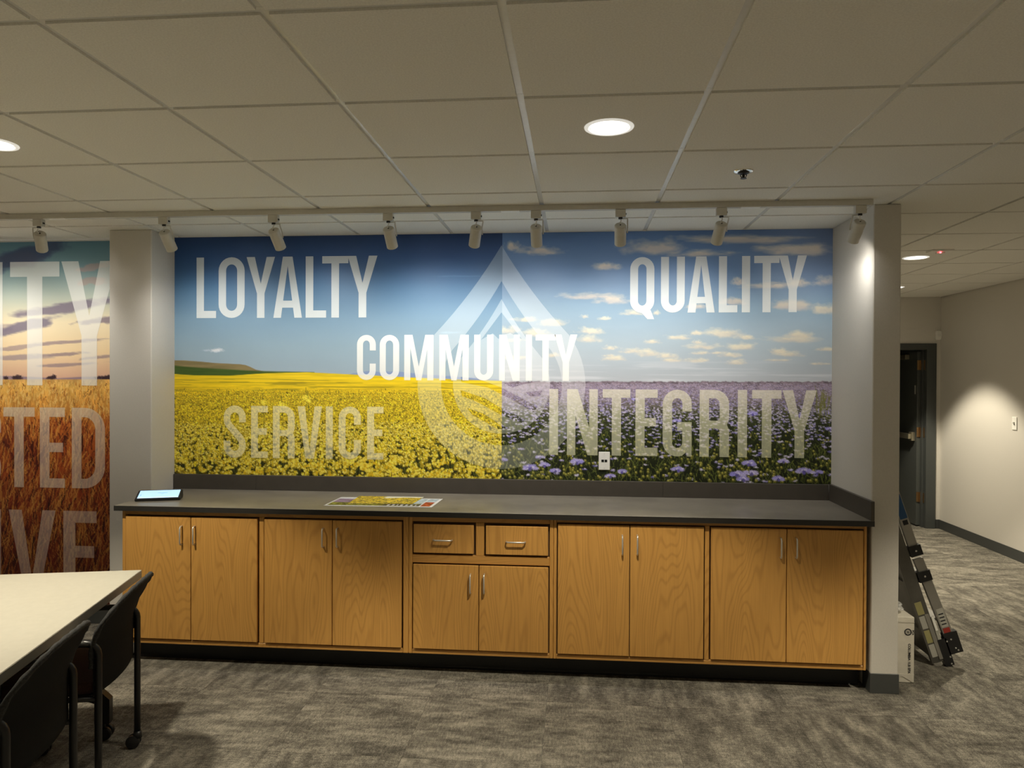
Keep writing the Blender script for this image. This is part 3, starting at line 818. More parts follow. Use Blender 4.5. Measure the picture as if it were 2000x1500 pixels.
def emblem():
    def W(px, py): return wall_pt(px, py, LY + .0005)
    def drop(apex_y, cx, cy, r, bot, n=40, pinch=.0):
        """teardrop outline in photo scale: straightish shoulders into a round base"""
        pts = []
        # tangent point on the circle as seen from the apex
        d = cy - apex_y; ang = math.acos(r / d)
        a_t = ang                                   # angle from straight up, both sides
        ry = bot - cy
        for k in range(n + 1):
            a = a_t + (2 * pi - 2 * a_t) * k / n
            pts.append((cx + r * math.sin(a), cy - (r if math.cos(a) > 0 else ry) * math.cos(a)))
        # right shoulder starts at k = 0, last point is the left shoulder; add bowed sides
        p0, p1 = pts[0], pts[-1]
        def side(p, q, bow):
            out = []
            for i in range(1, 8):
                t = i / 8; x = p[0] + (q[0] - p[0]) * t; y = p[1] + (q[1] - p[1]) * t
                nx_, ny_ = (q[1] - p[1]), -(q[0] - p[0]); l = math.hypot(nx_, ny_)
                b = bow * 4 * t * (1 - t); out.append((x + nx_ / l * b, y + ny_ / l * b))
            return out
        ap = (cx, apex_y)
        return pts + side(p1, ap, -6 * r / 164) + [ap] + side(ap, p0, -6 * r / 164)
    def wl(pts): return [W(*p) for p in pts]
    def colour(x, z): return picture(CVS, x, z) * (1 - EMB_A) + 238. * EMB_A
    cx = 979.5
    o_ = drop(479, cx, 752, 164, 916); i_ = drop(549, cx, 752, 118, 870)
    EMBLEM.append([wl(o_), wl(i_)])
    obj('emblem_ring', print_piece(EMBLEM[-1], LY + .0005, colour), M['print'], mural, True, label='pale outer teardrop ring of the emblem')
    z = lambda x, y: (800 + x / 3.261, 470 + y / 3.261)
    cuts = [
        [z(585, 457), z(455, 632), z(490, 612), z(530, 590), z(566, 626), z(585, 606), z(640, 588), z(716, 628)],
        [z(325, 866), z(440, 882), z(585, 936), z(700, 996), z(816, 1058), z(790, 1092), z(640, 1008), z(500, 936), z(330, 902)],
        [z(325, 952), z(480, 1004), z(600, 1078), z(736, 1138), z(718, 1162), z(585, 1112), z(420, 1022), z(332, 990)],
        [z(366, 1066), z(470, 1102), z(590, 1180), z(640, 1196), z(560, 1200), z(470, 1150), z(400, 1110)],
        [z(602, 908), z(730, 890), z(842, 894), z(720, 916), z(652, 936)],
        [z(738, 966), z(845, 954), z(832, 990), z(772, 994)],
    ]
    inn = drop(584, cx, 752, 95, 847)
    EMBLEM.append([wl(inn)] + [wl(c) for c in cuts])
    obj('emblem_core', print_piece(EMBLEM[-1], LY + .0005, colour), M['print'], mural, True, label='pale teardrop with mountain peak and furrows cut out')
emblem()
word([('L', 383.9, 422), ('O', 427, 477.8), ('Y', 481.6, 537), ('A', 534, 589.8), ('L', 597, 637), ('T', 629.3, 680.2), ('Y', 679, 737)],
     ((384, 501.5), (737, 501)), ((384, 620.5), (737, 620.8)), .128, .74, mural, cvs=CVS)
word([('Q', 1230.8, 1278), ('U', 1290.9, 1337.4), ('A', 1343, 1396), ('L', 1404, 1440.4), ('I', 1449, 1465), ('T', 1472.7, 1522), ('Y', 1521, 1575.7)],
     ((1231, 504), (1575, 497)), ((1231, 613), (1575, 607.5)), .140, .76, mural, cvs=CVS)
word([('C', 697.2, 734), ('O', 741.6, 779.7), ('M', 789.5, 846.6), ('M', 858, 915.5), ('U', 926, 963.5), ('N', 974.8, 1015), ('I', 1027, 1039), ('T', 1046, 1085), ('Y', 1083, 1127.5)],
     ((697, 653.5), (1127, 654)), ((697, 743.2), (1127, 743)), .137, .84, mural, cvs=CVS)
word([('S', 436.8, 480), ('E', 490.4, 523.2), ('R', 533, 575.5), ('V', 581, 629), ('I', 636.3, 650), ('C', 661.5, 704.9), ('E', 717, 749)],
     ((437, 792.8), (749, 794)), ((437, 895), (749, 896)), .135, .64, mural, (250, 243, 212), cvs=CVS)
word([('I', 1072.8, 1090), ('N', 1107.4, 1167.4), ('T', 1176.8, 1231), ('E', 1241, 1284.3), ('G', 1294.4, 1351), ('R', 1366.3, 1424), ('I', 1440.8, 1459), ('T', 1468.6, 1526), ('Y', 1528, 1595)],
     ((1073, 761.4), (1595, 760.7)), ((1073, 889.7), (1595, 893.5)), .138, .64, mural, (242, 238, 208), cvs=CVS)
word([('I', -26, 5), ('T', 19.8, 116), ('Y', 120, 229)], ((0, 510.5), (219, 511)), ((0, 753), (219, 752.5)), .132, .70, mural2, cvs=CVW)
word([('S', -58, 2), ('T', 6.6, 67.8), ('E', 77.9, 126.6), ('D', 140.3, 205)], ((0, 796), (205, 796)), ((0, 952.5), (205, 952.5)), .127, .66, mural2, (226, 214, 200), cvs=CVW)
word([('I', -26, 2), ('V', 17, 108.5), ('E', 123.8, 188.6)], ((0, 996.5), (190, 997)), ((0, 1160), (190, 1160)), .152, .62, mural2, (220, 206, 196), cvs=CVW)


# data outlet plate on the mural
pl = thing('outlet_plate', 'small white data outlet plate on the flax mural below the letter N', 'outlet', (.176, YW, 1.143))
obj('plate', box(B(), -.035, .035, -.0085, -.003, -.057, .057, .002), M['plastic_w'], pl)
for dx in (-.010, .010):
    obj('jack', box(B(), dx - .008, dx + .008, -.0095, -.0080, -.008, .008), M['black'], pl)
for dz in (-.045, .045):
    obj('screw', lathe(B(), [(0, 0), (.003, 0), (.003, .001), (0, .0012)], (0, -.0085, dz), (0, -1, 0), 10), M['steel'], pl)

# ------------------------------------------------------------------ cabinets and countertop
FY = 3.985        # face frame front
DYF = 3.974       # door front
def handle(parent, x, z, vertical=True, L=.104, y=DYF):
    r = .0045; o = .026
    if vertical: pts = [(x, y, z - L / 2), (x, y - o * .7, z - L / 2), (x, y - o, z - L / 2 + .010), (x, y - o, z + L / 2 - .010), (x, y - o * .7, z + L / 2), (x, y, z + L / 2)]
    else: pts = [(x - L / 2, y, z), (x - L / 2, y - o * .7, z), (x - L / 2 + .010, y - o, z), (x + L / 2 - .010, y - o, z), (x + L / 2, y - o * .7, z), (x + L / 2, y, z)]
    ob = obj('handle', tube(B(), pts, r, 10), M['steel'], parent, True, smooth=True, label='brushed nickel wire pull')
    return ob
Z0, Z1 = .119, .890
def cabinet(x0, x1, label, openings, stiles, rails):
    c = thing('base_cabinet', label, 'cabinet', ((x0 + x1) / 2, FY, 0), 0, 'oak base cabinets under the countertop')
    c['label'] = label
    bm = B(); box(bm, x0 + .002, x1 - .002, FY + .019, YW - .01, Z0, Z1 - .001)
    obj('carcass', bm, M['oakin'], c, True)
    obj('toe_kick', box(B(), x0, x1, 4.098, 4.112, 0, Z0), M['kick'], c, True, label='black rubber toe kick')
    obj('toe_kick_cove', prism(B(), [(4.086, 0), (4.098, 0), (4.098, .014), (4.093, .006)], 'x', x0, x1), M['kick'], c, True)
    for (a, b, z0, z1) in stiles: obj('stile', box(B(), a, b, FY, FY + .019, z0, z1, .0025), M['oak'], c, True)
    for (a, b, z0, z1) in rails: obj('rail', box(B(), a, b, FY + .0005, FY + .019, z0, z1, .0025), M['oakh'], c, True)
    for kind, a, b, z0, z1, hx, hz in openings:
        if kind == 'door':
            d = obj('door', box(B(), a, b, DYF, FY + .006, z0, z1, .0028, 2), M['oak'], c, True)
            handle_world(d, hx, hz, True, c)
        else:
            d = obj('drawer', box(B(), a, b, DYF, FY + .006, z0, z1, .0028, 2), M['oak'], c, True)
            handle_world(d, hx, hz, False, c)
    return c
def handle_world(d, x, z, vertical, c):
    h = handle(None, x, z, vertical)
    h.parent = d
    # door mesh is in world coordinates under the cabinet empty: same inverse applies
    h.matrix_parent_inverse = Matrix.Identity(4)
    return h
DT, DB = .857, .151
X = [-2.622, -0.932, -0.122, 1.535]
g1 = .007
cabinet(X[0], X[1], 'four-door oak base cabinet next to the wheat mural, under the tablet',
        [('door', -2.594, -2.2025, DB, DT, -2.252, .754), ('door', -2.1985, -1.806, DB, DT, -2.174, .755), ('door', -1.764, -1.3695, DB, DT, -1.418, .759), ('door', -1.3655, -.970, DB, DT, -1.335, .761)],
        [(X[0], -2.594 - g1, Z0, Z1), (-1.806 + g1, -1.764 - g1, DB - g1, DT + g1), (-.970 + g1, X[1] - .0008, Z0, Z1)],
        [(-2.594 - g1, -.970 + g1, DT + g1, Z1), (-2.594 - g1, -.970 + g1, Z0, DB - g1)])
cabinet(X[1], X[2], 'oak base cabinet with two drawers above two short doors',
        [('drawer', -.902, -.564, .687, .846, -.735, .763), ('drawer', -.496, -.152, .687, .846, -.329, .762), ('door', -.904, -.5365, DB, .622, -.580, .524), ('door', -.5325, -.150, DB, .622, -.503, .526)],
        [(X[1] + .0008, -.904 - g1, Z0, Z1), (-.150 + g1, X[2] - .0008, Z0, Z1), (-.564 + .011, -.496 - .011, .676, .860)],
        [(-.904 - g1, -.150 + g1, .860, Z1), (-.904 - g1, -.150 + g1, .622 + g1, .676), (-.904 - g1, -.150 + g1, Z0, DB - g1)])
cabinet(X[2], X[3], 'four-door oak base cabinet beside the partition end, without drawers',
        [('door', -.098, .2905, DB, DT + .006, .251, .759), ('door', .2945, .687, DB, DT + .006, .331, .761), ('door', .725, 1.1185, DB, DT + .006, 1.086, .763), ('door', 1.1225, 1.513, DB, DT + .006, 1.166, .765)],
        [(X[2] + .0008, -.098 - g1, Z0, Z1), (.687 + g1, .725 - g1, DB - g1, DT + .006 + g1), (1.513 + g1, X[3], Z0, Z1)],
        [(-.098 - g1, 1.513 + g1, DT + .006 + g1, Z1), (-.098 - g1, 1.513 + g1, Z0, DB - g1)])

ct = thing('countertop', 'long dark grey laminate countertop across the niche', 'countertop', ((NX0 + NX1) / 2, 4.28, Z1))
CT = .921
obj('slab', box(B(), NX0 + .016, NX1 - .001, 3.949, YW - .001, Z1, CT, .0015), M['counter'], ct, True)
obj('front_edge', box(B(), NX0 + .016, NX1 - .001, 3.9475, 3.9492, Z1 + .0005, CT - .0015), M['counter_edge'], ct, True, label='black front edge band')
bs = thing('backsplash', 'low brown-grey backsplash strip along the foot of the canola and flax mural', 'backsplash', ((NX0 + NX1) / 2, YW, CT))
for a, b in ((NX0 + .003, -2.095), (-2.094, .540), (.541, NX1 - .020)):
    obj('splash_panel', box(B(), a, b, YW - .021, YW - .003, CT, MZ0 - .0005, .001), M['splash'], bs, True)
tag(obj('side_splash', box(B(), NX1 - .019, NX1 - .001, 3.949, YW - .022, CT, 1.022, .001), M['splash']), 'low dark splash board against the partition at the counter end', 'backsplash')

# ------------------------------------------------------------------ things on the counter
def tablet():
    FL = Vector((-2.607, 4.078)); FR = Vector((-2.372, 4.160))
    rz = math.atan2(FR.y - FL.y, FR.x - FL.x); Wd = (FR - FL).length
    t = thing('touch_console', 'black wedge-shaped touch console with a glowing pale blue screen at the counter end', 'tablet', (FL.x, FL.y, CT), rz)
    hf, hb, dp = .014, .052, .105
    prof = [(0.004, 0), (dp - .012, 0), (dp, .012), (dp - .004, hb), (0, hf), (0, .004)]
    bm = B(); prism(bm, prof, 'x', 0, Wd)
    bmesh.ops.bevel(bm, geom=list(bm.edges), offset=.003, segments=2, affect='EDGES')
    shade_auto(obj('housing', bm, M['black'], t))
    # screen on the sloping top
    a = math.atan2(hb - hf, dp - .004); n = Vector((0, -math.sin(a), math.cos(a))); d = Vector((0, math.cos(a), math.sin(a)))
    o = Vector((0, 0, hf))
    L = (dp - .004) / math.cos(a)
    def q(u0, u1, v0, v1, off):
        bm = B(); vv = [bm.verts.new(o + Vector((u, 0, 0)) + d * v + n * off) for u, v in ((u0, v0), (u1, v0), (u1, v1), (u0, v1))]
        bm.faces.new(vv); return bm
    ms = emit('screen_glow', (.42, .66, .90), 0.85)
    obj('screen', q(.012, Wd - .012, .010, L - .008, .0008), ms, t)
    ml = emit('screen_edge', (.80, .92, 1.0), 1.0)
    obj('screen_border', q(.012, Wd - .012, .010, .0135, .0012), ml, t); 
    mt = emit('screen_text', (.25, .42, .62), .6)
    obj('screen_text', q(Wd * .46, Wd * .68, L * .60, L * .64, .0012), mt, t)
    obj('screen_text', q(Wd * .54, Wd * .60, L * .50, L * .53, .0012), mt, t)
    obj('screen_text', q(Wd * .09, Wd * .11, L * .34, L * .50, .0012), mt, t)
tablet()

def sheet(name, label, corners, z, painter, n=(90, 40)):
    """thin printed paper, corners: front-left, back-left, front-right, back-right"""
    nx, ny = n
    fl, bl, fr, br = [np.array(c) for c in corners]
    u = np.linspace(0, 1, nx)[None, :, None]; v = np.linspace(1, 0, ny)[:, None, None]
    p = (fl * (1 - u) + fr * u) * (1 - v) + (bl * (1 - u) + br * u) * v
    co = np.zeros((ny, nx, 3)); co[..., :2] = p; co[..., 2] = z
    me = grid_mesh(name, co, painter(ny, nx, np.broadcast_to(u[..., 0], (ny, nx)), np.broadcast_to(1 - v[..., 0], (ny, nx))))
    o = obj(name, me, M['sheet'])
    sol = o.modifiers.new('paper', 'SOLIDIFY'); sol.thickness = .0006; sol.offset = -1
    return tag(o, label, 'print')
def paint_layout(ny, nx, u, v):
    n = fbm(ny, nx, 3, 3, 3)[..., None]; n2 = fbm(ny, nx, 2, 8, 3)[..., None]
    img = np.ones((ny, nx, 3)) * 236
    inner = (u > .02) & (u < .975) & (v > .06) & (v < .94)
    pic = np.where((v < .45)[..., None], np.array((205, 208, 215.)) + 30 * (n - .5), np.array((120, 118, 62.)) * (.4 + 1.2 * n))
    pic = np.where(((u < .22) & (v < .60) & (v > .2))[..., None], np.array((150, 128, 150.)) * (.5 + .9 * n2), pic)
    pic = np.where(((u < .55) & (v > .62))[..., None], np.array((130, 130, 60.)) * (.35 + 1.2 * n), pic)
    pic = np.where(((u > .52) & (v > .70))[..., None], np.array((70, 72, 62.)) * (.5 + n), pic)
    pic = np.where(((u > .74) & (v < .66))[..., None], np.array((196, 212, 220.)) * (.75 + .4 * n), pic)
    pic = np.where(((u > .885) & (v > .46))[..., None], np.array((165, 72, 44.)) * (.55 + .9 * n), pic)
    band_ = (v > .76) & (v < .88) & ((np.floor(u * 46) % 2) == 0) & (u > .57) & (u < .84)
    pic = np.where(band_[..., None], 205., pic)
    img = np.where(inner[..., None], pic, img)
    img = np.where((np.abs(u - .88) < .006)[..., None], 236., img)
    return img
def paint_yellow(ny, nx, u, v):
    n = fbm(ny, nx, 3, 4, 3); n2 = fbm(ny, nx, 2, 2, 2)
    img = np.stack([236 * (.55 + .7 * n), 205 * (.55 + .7 * n), 40 + 60 * n2], -1)
    img = lerp(img, (96, 98, 36), sstep(.56, .66, n2) * .7)
    sky = sstep(.02, -.02, v - (.16 + .25 * (fbm(ny, nx, 60, 14, 2) - .4))) * sstep(.38, .46, u)
    img = lerp(img, (240, 238, 214), sky)
    return img
sheet('layout_print', 'large white-bordered print of the mural layout lying on the counter', ((-1.454, 4.075), (-1.450, 4.376), (-.822, 4.085), (-.811, 4.378)), CT + .0012, paint_layout)
sheet('flower_print', 'yellow flower print lying on top of the larger layout print', ((-1.335, 4.150), (-1.345, 4.418), (-.955, 4.175), (-.938, 4.422)), CT + .0030, paint_yellow)

# ------------------------------------------------------------------ track lighting
TY = 3.892
tr = thing('track_rail', 'long white lighting track fixed to the ceiling in front of the murals', 'light track', (-1.4, TY, H))
bm = B(); box(bm, XL + .3, 1.505, TY - .018, TY + .018, H - .030, H - .0005, .0012)
obj('rail', bm, M['whitemetal'], tr, True)
obj('slot', box(B(), XL + .32, 1.495, TY - .006, TY + .006, H - .0308, H - .0296), M['tee'], tr, True)
for x in (-2.95, -.36, .90):
    obj('joint', box(B(), x - .05, x + .05, TY - .0186, TY + .0186, H - .0315, H - .026, .001), M['plastic_w'], tr, True)
obj('end_cap', box(B(), 1.503, 1.512, TY - .0186, TY + .0186, H - .031, H - .0005, .001), M['whitemetal'], tr, True)
def tilt_dir(side, drop_, out):
    v = Vector((side, out, -drop_)); return v.normalized()
HEADS = [  # x on track, sideways lean, bracket side, label
    (-3.760, -.30, -1, 'white cylinder track spotlight over the wheat mural, farthest along the rail from the partition'),
    (-3.062, -.55, -1, 'white cylinder track spotlight aimed at the wheat mural next to the pier'),
    (-2.312, .0, 1, 'white cylinder track spotlight hanging before the pier, tilted towards the canola mural'),
    (-1.676, .09, 1, 'white cylinder track spotlight tilted sideways above the letters LO of LOYALTY'),
    (-1.028, .03, 1, 'white cylinder track spotlight between the word LOYALTY and the emblem'),
    (-.545, -.28, 1, 'white cylinder track spotlight above the deep blue sky beside the emblem apex'),
    (-.221, .0, 1, 'white cylinder track spotlight over the small cloud beside the emblem apex'),
    (.228, .05, 1, 'white cylinder track spotlight hanging straight above the Q of QUALITY'),
    (.752, -.13, 1, 'white cylinder track spotlight above the L and I of QUALITY, leaning sideways'),
    (1.452, -.09, -1, 'white cylinder track spotlight at the track end beside the partition'),
]
def track_head(x, side, bs, label):
    t = thing('track_spotlight', label, 'spotlight', (x, TY, H - .031), 0, 'track spotlights on the ceiling rail')
    ad = B(); box(ad, -.027, .027, -.016, .016, -.040, 0, .0015)
    a = obj('adapter', ad, M['whitemetal'], t)
    obj('latch', box(B(), .024, .031, -.006, .006, -.026, -.018), M['black'], a)
    obj('swivel', lathe(B(), [(0, 0), (.011, 0), (.011, -.009), (0, -.009)], (0, 0, -.040), (0, 0, 1), 14), M['black'], t)
    d = tilt_dir(side, .98, .92); beam = tilt_dir(side, .98, .74)      # beam tilt added below the can axis to light the wall lower down
    top = Vector((side * -.01, .000, -.080)); L = .118; R = .031
    # bracket: flat L-shaped arm from the swivel to the side of the can
    bx = bs * (R + .006)
    piv = top + d * (L * .42) + Vector((bx, 0, 0))
    bm = B(); tube(bm, [(0, 0, -.046), (bx, .0, -.048), (bx, .0, -.058), piv + Vector((0, -.012, .03)), piv], .0036, 6)
    obj('bracket', bm, M['whitemetal'], t)
    bm = B(); lathe(bm, [(0, 0), (R * .90, 0), (R, .004), (R, L - .001), (R - .002, L), (R - .004, L - .004), (R - .004, L - .02), (0, L - .02)], top, d, 30)
    can = shade_auto(obj('can', bm, M['whitemetal'], t), 35)
    obj('lens', lathe(B(), [(0, L - .017), (R - .0045, L - .017)], top, d, 24), M['spotlens'], can)
    bm = B(); tube(bm, [(0, 0, -.046), (.004 * bs, -.006, -.060), (-.004, -.010, -.070), top + d * .002], .0028, 6)
    obj('cord', bm, M['plastic_w'], t)
    obj('cord_grip', lathe(B(), [(0, -.004), (.004, -.004), (.004, .001), (0, .001)], top, d, 10), M['black'], t)
    ld = bpy.data.lights.new('spot_beam', 'SPOT'); ld.energy = TRACK_W * (.45 if x > 1.3 else 1.0); ld.color = TRACK_COL
    ld.spot_size = math.radians(114); ld.spot_blend = 1.0; ld.shadow_soft_size = .024
    lo = link(bpy.data.objects.new('spot_beam', ld)); lo.parent = t
    lo.location = top + d * (L + .003); lo.rotation_euler = beam.to_track_quat('-Z', 'Y').to_euler()
for hd in HEADS: track_head(*hd)

# ------------------------------------------------------------------ recessed downlights
DLAB = ['round recessed downlight in the ceiling above the drawers', 'round recessed downlight in the ceiling above the white table', 'round recessed downlight in the ceiling before the corridor mouth',
        'round recessed downlight in the ceiling across the room from the drawers', 'round recessed downlight in the ceiling across the room from the wheat mural', 'round recessed downlight in the ceiling across the room from the corridor mouth',
        'round recessed downlight in the corridor ceiling next to the red-lit detector', 'round recessed downlight in the corridor ceiling nearest the far door']
for (x, y), lab in zip(DOWN, DLAB):
    t = thing('downlight', lab, 'ceiling light', (x, y, H), 0, 'recessed downlights')
    shade_auto(obj('trim_ring', lathe(B(), [(.0745, .012), (.0745, -.002), (.077, -.0045), (.090, -.0030), (.0915, 0), (.077, .0)], n=48), M['flange'], t))
    obj('gap_ring', lathe(B(), [(.0745, .004), (.0722, .004)], n=40), M['black'], t)
    obj('lens', lathe(B(), [(0, .016), (.060, .014), (.0725, .006)], n=40), M['lens'], t)
    ld = bpy.data.lights.new('down_beam', 'SPOT'); ld.energy = DOWN_W * (1.35 if y > 5 else 1.0); ld.color = DOWN_COL
    ld.spot_size = math.radians(88); ld.spot_blend = .32; ld.shadow_soft_size = .055
    lo = link(bpy.data.objects.new('down_beam', ld)); lo.parent = t; lo.location = (0, 0, .002)

# sprinkler, detector, sensor, switch
sx, sy = cell_center(1, 2)
t = thing('sprinkler', 'small fire sprinkler head in a white ring on the ceiling', 'sprinkler', (sx + .012, sy + .006, H))
shade_auto(obj('escutcheon', lathe(B(), [(.020, .0), (.024, -.006), (.040, -.004), (.043, -.0005), (.043, 0)], n=32), M['chrome'], t))
obj('cup', lathe(B(), [(0, -.001), (.026, -.0065), (.022, -.012), (.012, -.014), (0, -.014)], n=24), M['black'], t)
obj('stem', lathe(B(), [(.006, -.012), (.006, -.030), (0, -.030)], n=12), M['black'], t)
for k in range(2):
    s_ = 1 if k else -1
    obj('yoke', tube(B(), [(s_ * .008, 0, -.012), (s_ * .014, 0, -.020), (s_ * .006, 0, -.032)], .0022, 6), M['black'], t)
obj('deflector', lathe(B(), [(0, -.032), (.014, -.032), (.014, -.0335), (0, -.0335)], n=14), M['black'], t)

t = thing('ceiling_detector', 'flat detector plate with a red light on the corridor ceiling', 'detector', (2.585, GY + 6 * T, H))
obj('plate', box(B(), -.075, .075, -.05, .05, -.012, 0, .003), M['plastic_w'], t)
obj('strobe', box(B(), -.03, .03, -.012, .012, -.022, -.012, .003), M['plastic_w'], t)
obj('indicator', lathe(B(), [(0, -.026), (.006, -.024), (.007, -.016), (0, -.016)], (-.012, -.03, 0), n=12), emit('red_led', (1.0, .10, .12), 6.0), t)
t = thing('motion_sensor', 'small white motion sensor on the far wall beside the door frame', 'sensor', (4.018, YF, 2.16))
bm = B(); prism(bm, [(0, -.05), (-.018, -.05), (-.036, .0), (-.030, .05), (0, .05)], 'x', -.03, .03)
bmesh.ops.bevel(bm, geom=list(bm.edges), offset=.004, segments=1, affect='EDGES')
obj('housing', bm, M['plastic_w'], t); obj('window', box(B(), -.018, .018, -.040, -.030, -.012, .012, .002), M['trim'], t)
t = thing('light_switch', 'white toggle light switch plate on the corridor wall beside the bright light pool', 'switch', (XR, 7.11, 1.262))
obj('plate', box(B(), -.007, -.001, -.036, .036, -.060, .060, .002), M['plastic_w'], t)
obj('toggle', box(B(), -.020, -.007, -.005, .005, -.004, .016, .001), M['trim'], t)
obj('slot', box(B(), -.0078, -.0068, -.006, .006, -.014, .014), M['black'], t)

# ------------------------------------------------------------------ far door
df = struct('door_1', box(B(), 3.848, 3.892, YF + .105, YF + .985, .012, 1.985, .002), M['door'])
df['label'] = 'dark grey door standing open at the corridor end'
bm = B()
box(bm, DX1, DX1 + .105, YF - .018, YF + .16, 0, DZ + .07, .002); box(bm, DX0 - .105, DX0, YF - .018, YF + .16, 0, DZ + .07, .002); box(bm, DX0, DX1, YF - .018, YF + .16, DZ, DZ + .07, .002)
box(bm, DX1 - .016, DX1, YF + .05, YF + .09, 0, DZ); box(bm, DX0, DX0 + .016, YF + .05, YF + .09, 0, DZ)
struct('trim_2', bm, M['frame'])
for z in (.335, 1.07, 1.83):
    bm = B(); box(bm, 3.846, 3.894, YF + .096, YF + .104, z - .055, z + .055); box(bm, 3.8935, 3.8955, YF + .02, YF + .10, z - .055, z + .055)
    lathe(bm, [(0, -.055), (.008, -.055), (.008, .055), (0, .055)], (3.885, YF + .088, z), (0, 0, 1), 12)
    obj('hinge', bm, M['brass'], df, label='brass butt hinge')
bm = B(); box(bm, 3.785, 3.825, YF + .17, YF + .95, .985, 1.045, .004); box(bm, 3.815, 3.849, YF + .15, YF + .23, .965, 1.065, .003); box(bm, 3.815, 3.849, YF + .86, YF + .95, .965, 1.065, .003)
obj('push_bar', bm, M['bar'], df, label='metal panic push bar')
obj('closer', box(B(), 3.80, 3.848, YF + .30, YF + .55, 1.90, 1.955, .003), M['bar'], df)
obj('hinge_tag', box(B(), 3.8465, 3.848, YF + .135, YF + .165, 1.50, 1.60), M['pale'], df)

# ------------------------------------------------------------------ ladder leaning on the corridor side of the partition
def ladder():
    lean = math.atan(.335)
    t = thing('folding_ladder', 'folded aluminium ladder with black feet leaning against the partition beside the white carton', 'ladder', (2.158, 4.40, .006))
    up = Vector((-math.sin(lean), 0, math.cos(lean))); out = Vector((math.cos(lean), 0, math.sin(lean)))
    def slab(bm, l0, l1, d0, d1, w0, w1):
        vv = [bm.verts.new(up * l + out * d + Vector((0, w_, 0))) for l, d, w_ in ((l0, d0, w0), (l0, d1, w0), (l0, d1, w1), (l0, d0, w1), (l1, d0, w0), (l1, d1, w0), (l1, d1, w1), (l1, d0, w1))]
        for q in ((0, 3, 2, 1), (4, 5, 6, 7), (0, 1, 5, 4), (1, 2, 6, 5), (2, 3, 7, 6), (3, 0, 4, 7)): bm.faces.new([vv[i] for i in q])
        bmesh.ops.recalc_face_normals(bm, faces=bm.faces); return bm
    S = lambda name, m, *a, **k: obj(name, slab(B(), *a), m, t, **k)
    # rear section, close to the wall
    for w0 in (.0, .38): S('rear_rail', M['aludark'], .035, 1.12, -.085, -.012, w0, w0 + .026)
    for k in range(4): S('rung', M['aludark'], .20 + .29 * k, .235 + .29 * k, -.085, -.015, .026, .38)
    # front section
    for w0 in (.0, .38):
        bm = B(); vv = [bm.verts.new(up * l + out * d + Vector((0, w_, 0))) for l, d, w_ in ((.10, .030, w0), (.10, .084, w0), (.10, .084, w0 + .026), (.10, .030, w0 + .026), (.64, .004, w0), (.64, .056, w0), (.64, .056, w0 + .026), (.64, .004, w0 + .026))]
        for q in ((0, 3, 2, 1), (4, 5, 6, 7), (0, 1, 5, 4), (1, 2, 6, 5), (2, 3, 7, 6), (3, 0, 4, 7)): bm.faces.new([vv[i] for i in q])
        bmesh.ops.recalc_face_normals(bm, faces=bm.faces); obj('front_rail', bm, M['alu'], t)
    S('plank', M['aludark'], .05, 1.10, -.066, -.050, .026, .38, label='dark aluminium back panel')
    for w0 in (.0, .38): S('upper_rail', M['alu'], .715, 1.12, .000, .050, w0, w0 + .026)
    for k in range(2): S('step', M['alu'], .26 + .26 * k, .275 + .26 * k, -.012, .054, .026, .38)
    S('gusset', M['pale'], .06, .30, -.012, .006, -.002, .004)
    S('brace', M['alu'], .05, .32, -.04, -.018, -.005, .0)
    for (l, d0, d1) in ((.690, -.006, .062), (.535, -.008, .066)):
        h = S('hinge_lock', M['black'], l - .03, l + .03, d0, d1, -.010, .036)
        obj('rivet', lathe(B(), [(0, 0), (.006, 0), (.005, .003), (0, .003)], up * l + out * ((d0 + d1) / 2) + Vector((0, -.010, 0)), (0, -1, 0), 10), M['steel'], h)
    for w0 in (-.006, .374):
        bm = B()
        slab(bm, .0, .16, -.02, .030, w0, w0 + .038); slab(bm, .06, .185, .022, .100, w0, w0 + .038)
        f = obj('foot', bm, M['black'], t)
        for (l, d) in ((.14, .03), (.145, .055), (.09, .065), (.075, .075), (.05, .02), (.01, .015)):
            obj('rivet', lathe(B(), [(0, 0), (.005, 0), (.004, .003), (0, .003)], up * l + out * d + Vector((0, w0, 0)), (0, -1, 0), 10), M['steel'], f)
    lab = [(.885, 1.03, .004, .046, 'blue'), (1.035, 1.075, .004, .046, 'red'), (.848, .876, .012, .040, 'ink'), (.22, .33, .030, .068, 'pale'), (.186, .214, .032, .070, 'red')]
    for (l0, l1, d0, d1, m) in lab: S('sticker', M[m], l0, l1, d0, d1, -.0012, 0)
    for k in range(4): S('print_line', M['ink'], .235 + .02 * k, .242 + .02 * k, .034, .062, -.0018, -.0010)
    for k in range(4): S('sticker', M['yellowlab'] if k % 2 else M['pale'], .07 + .085 * k, .145 + .085 * k, -.074, -.036, -.0012, 0)
    S('sticker', M['plastic_w'], .215, .30, -.010, .004, -.006, -.004)
ladder()

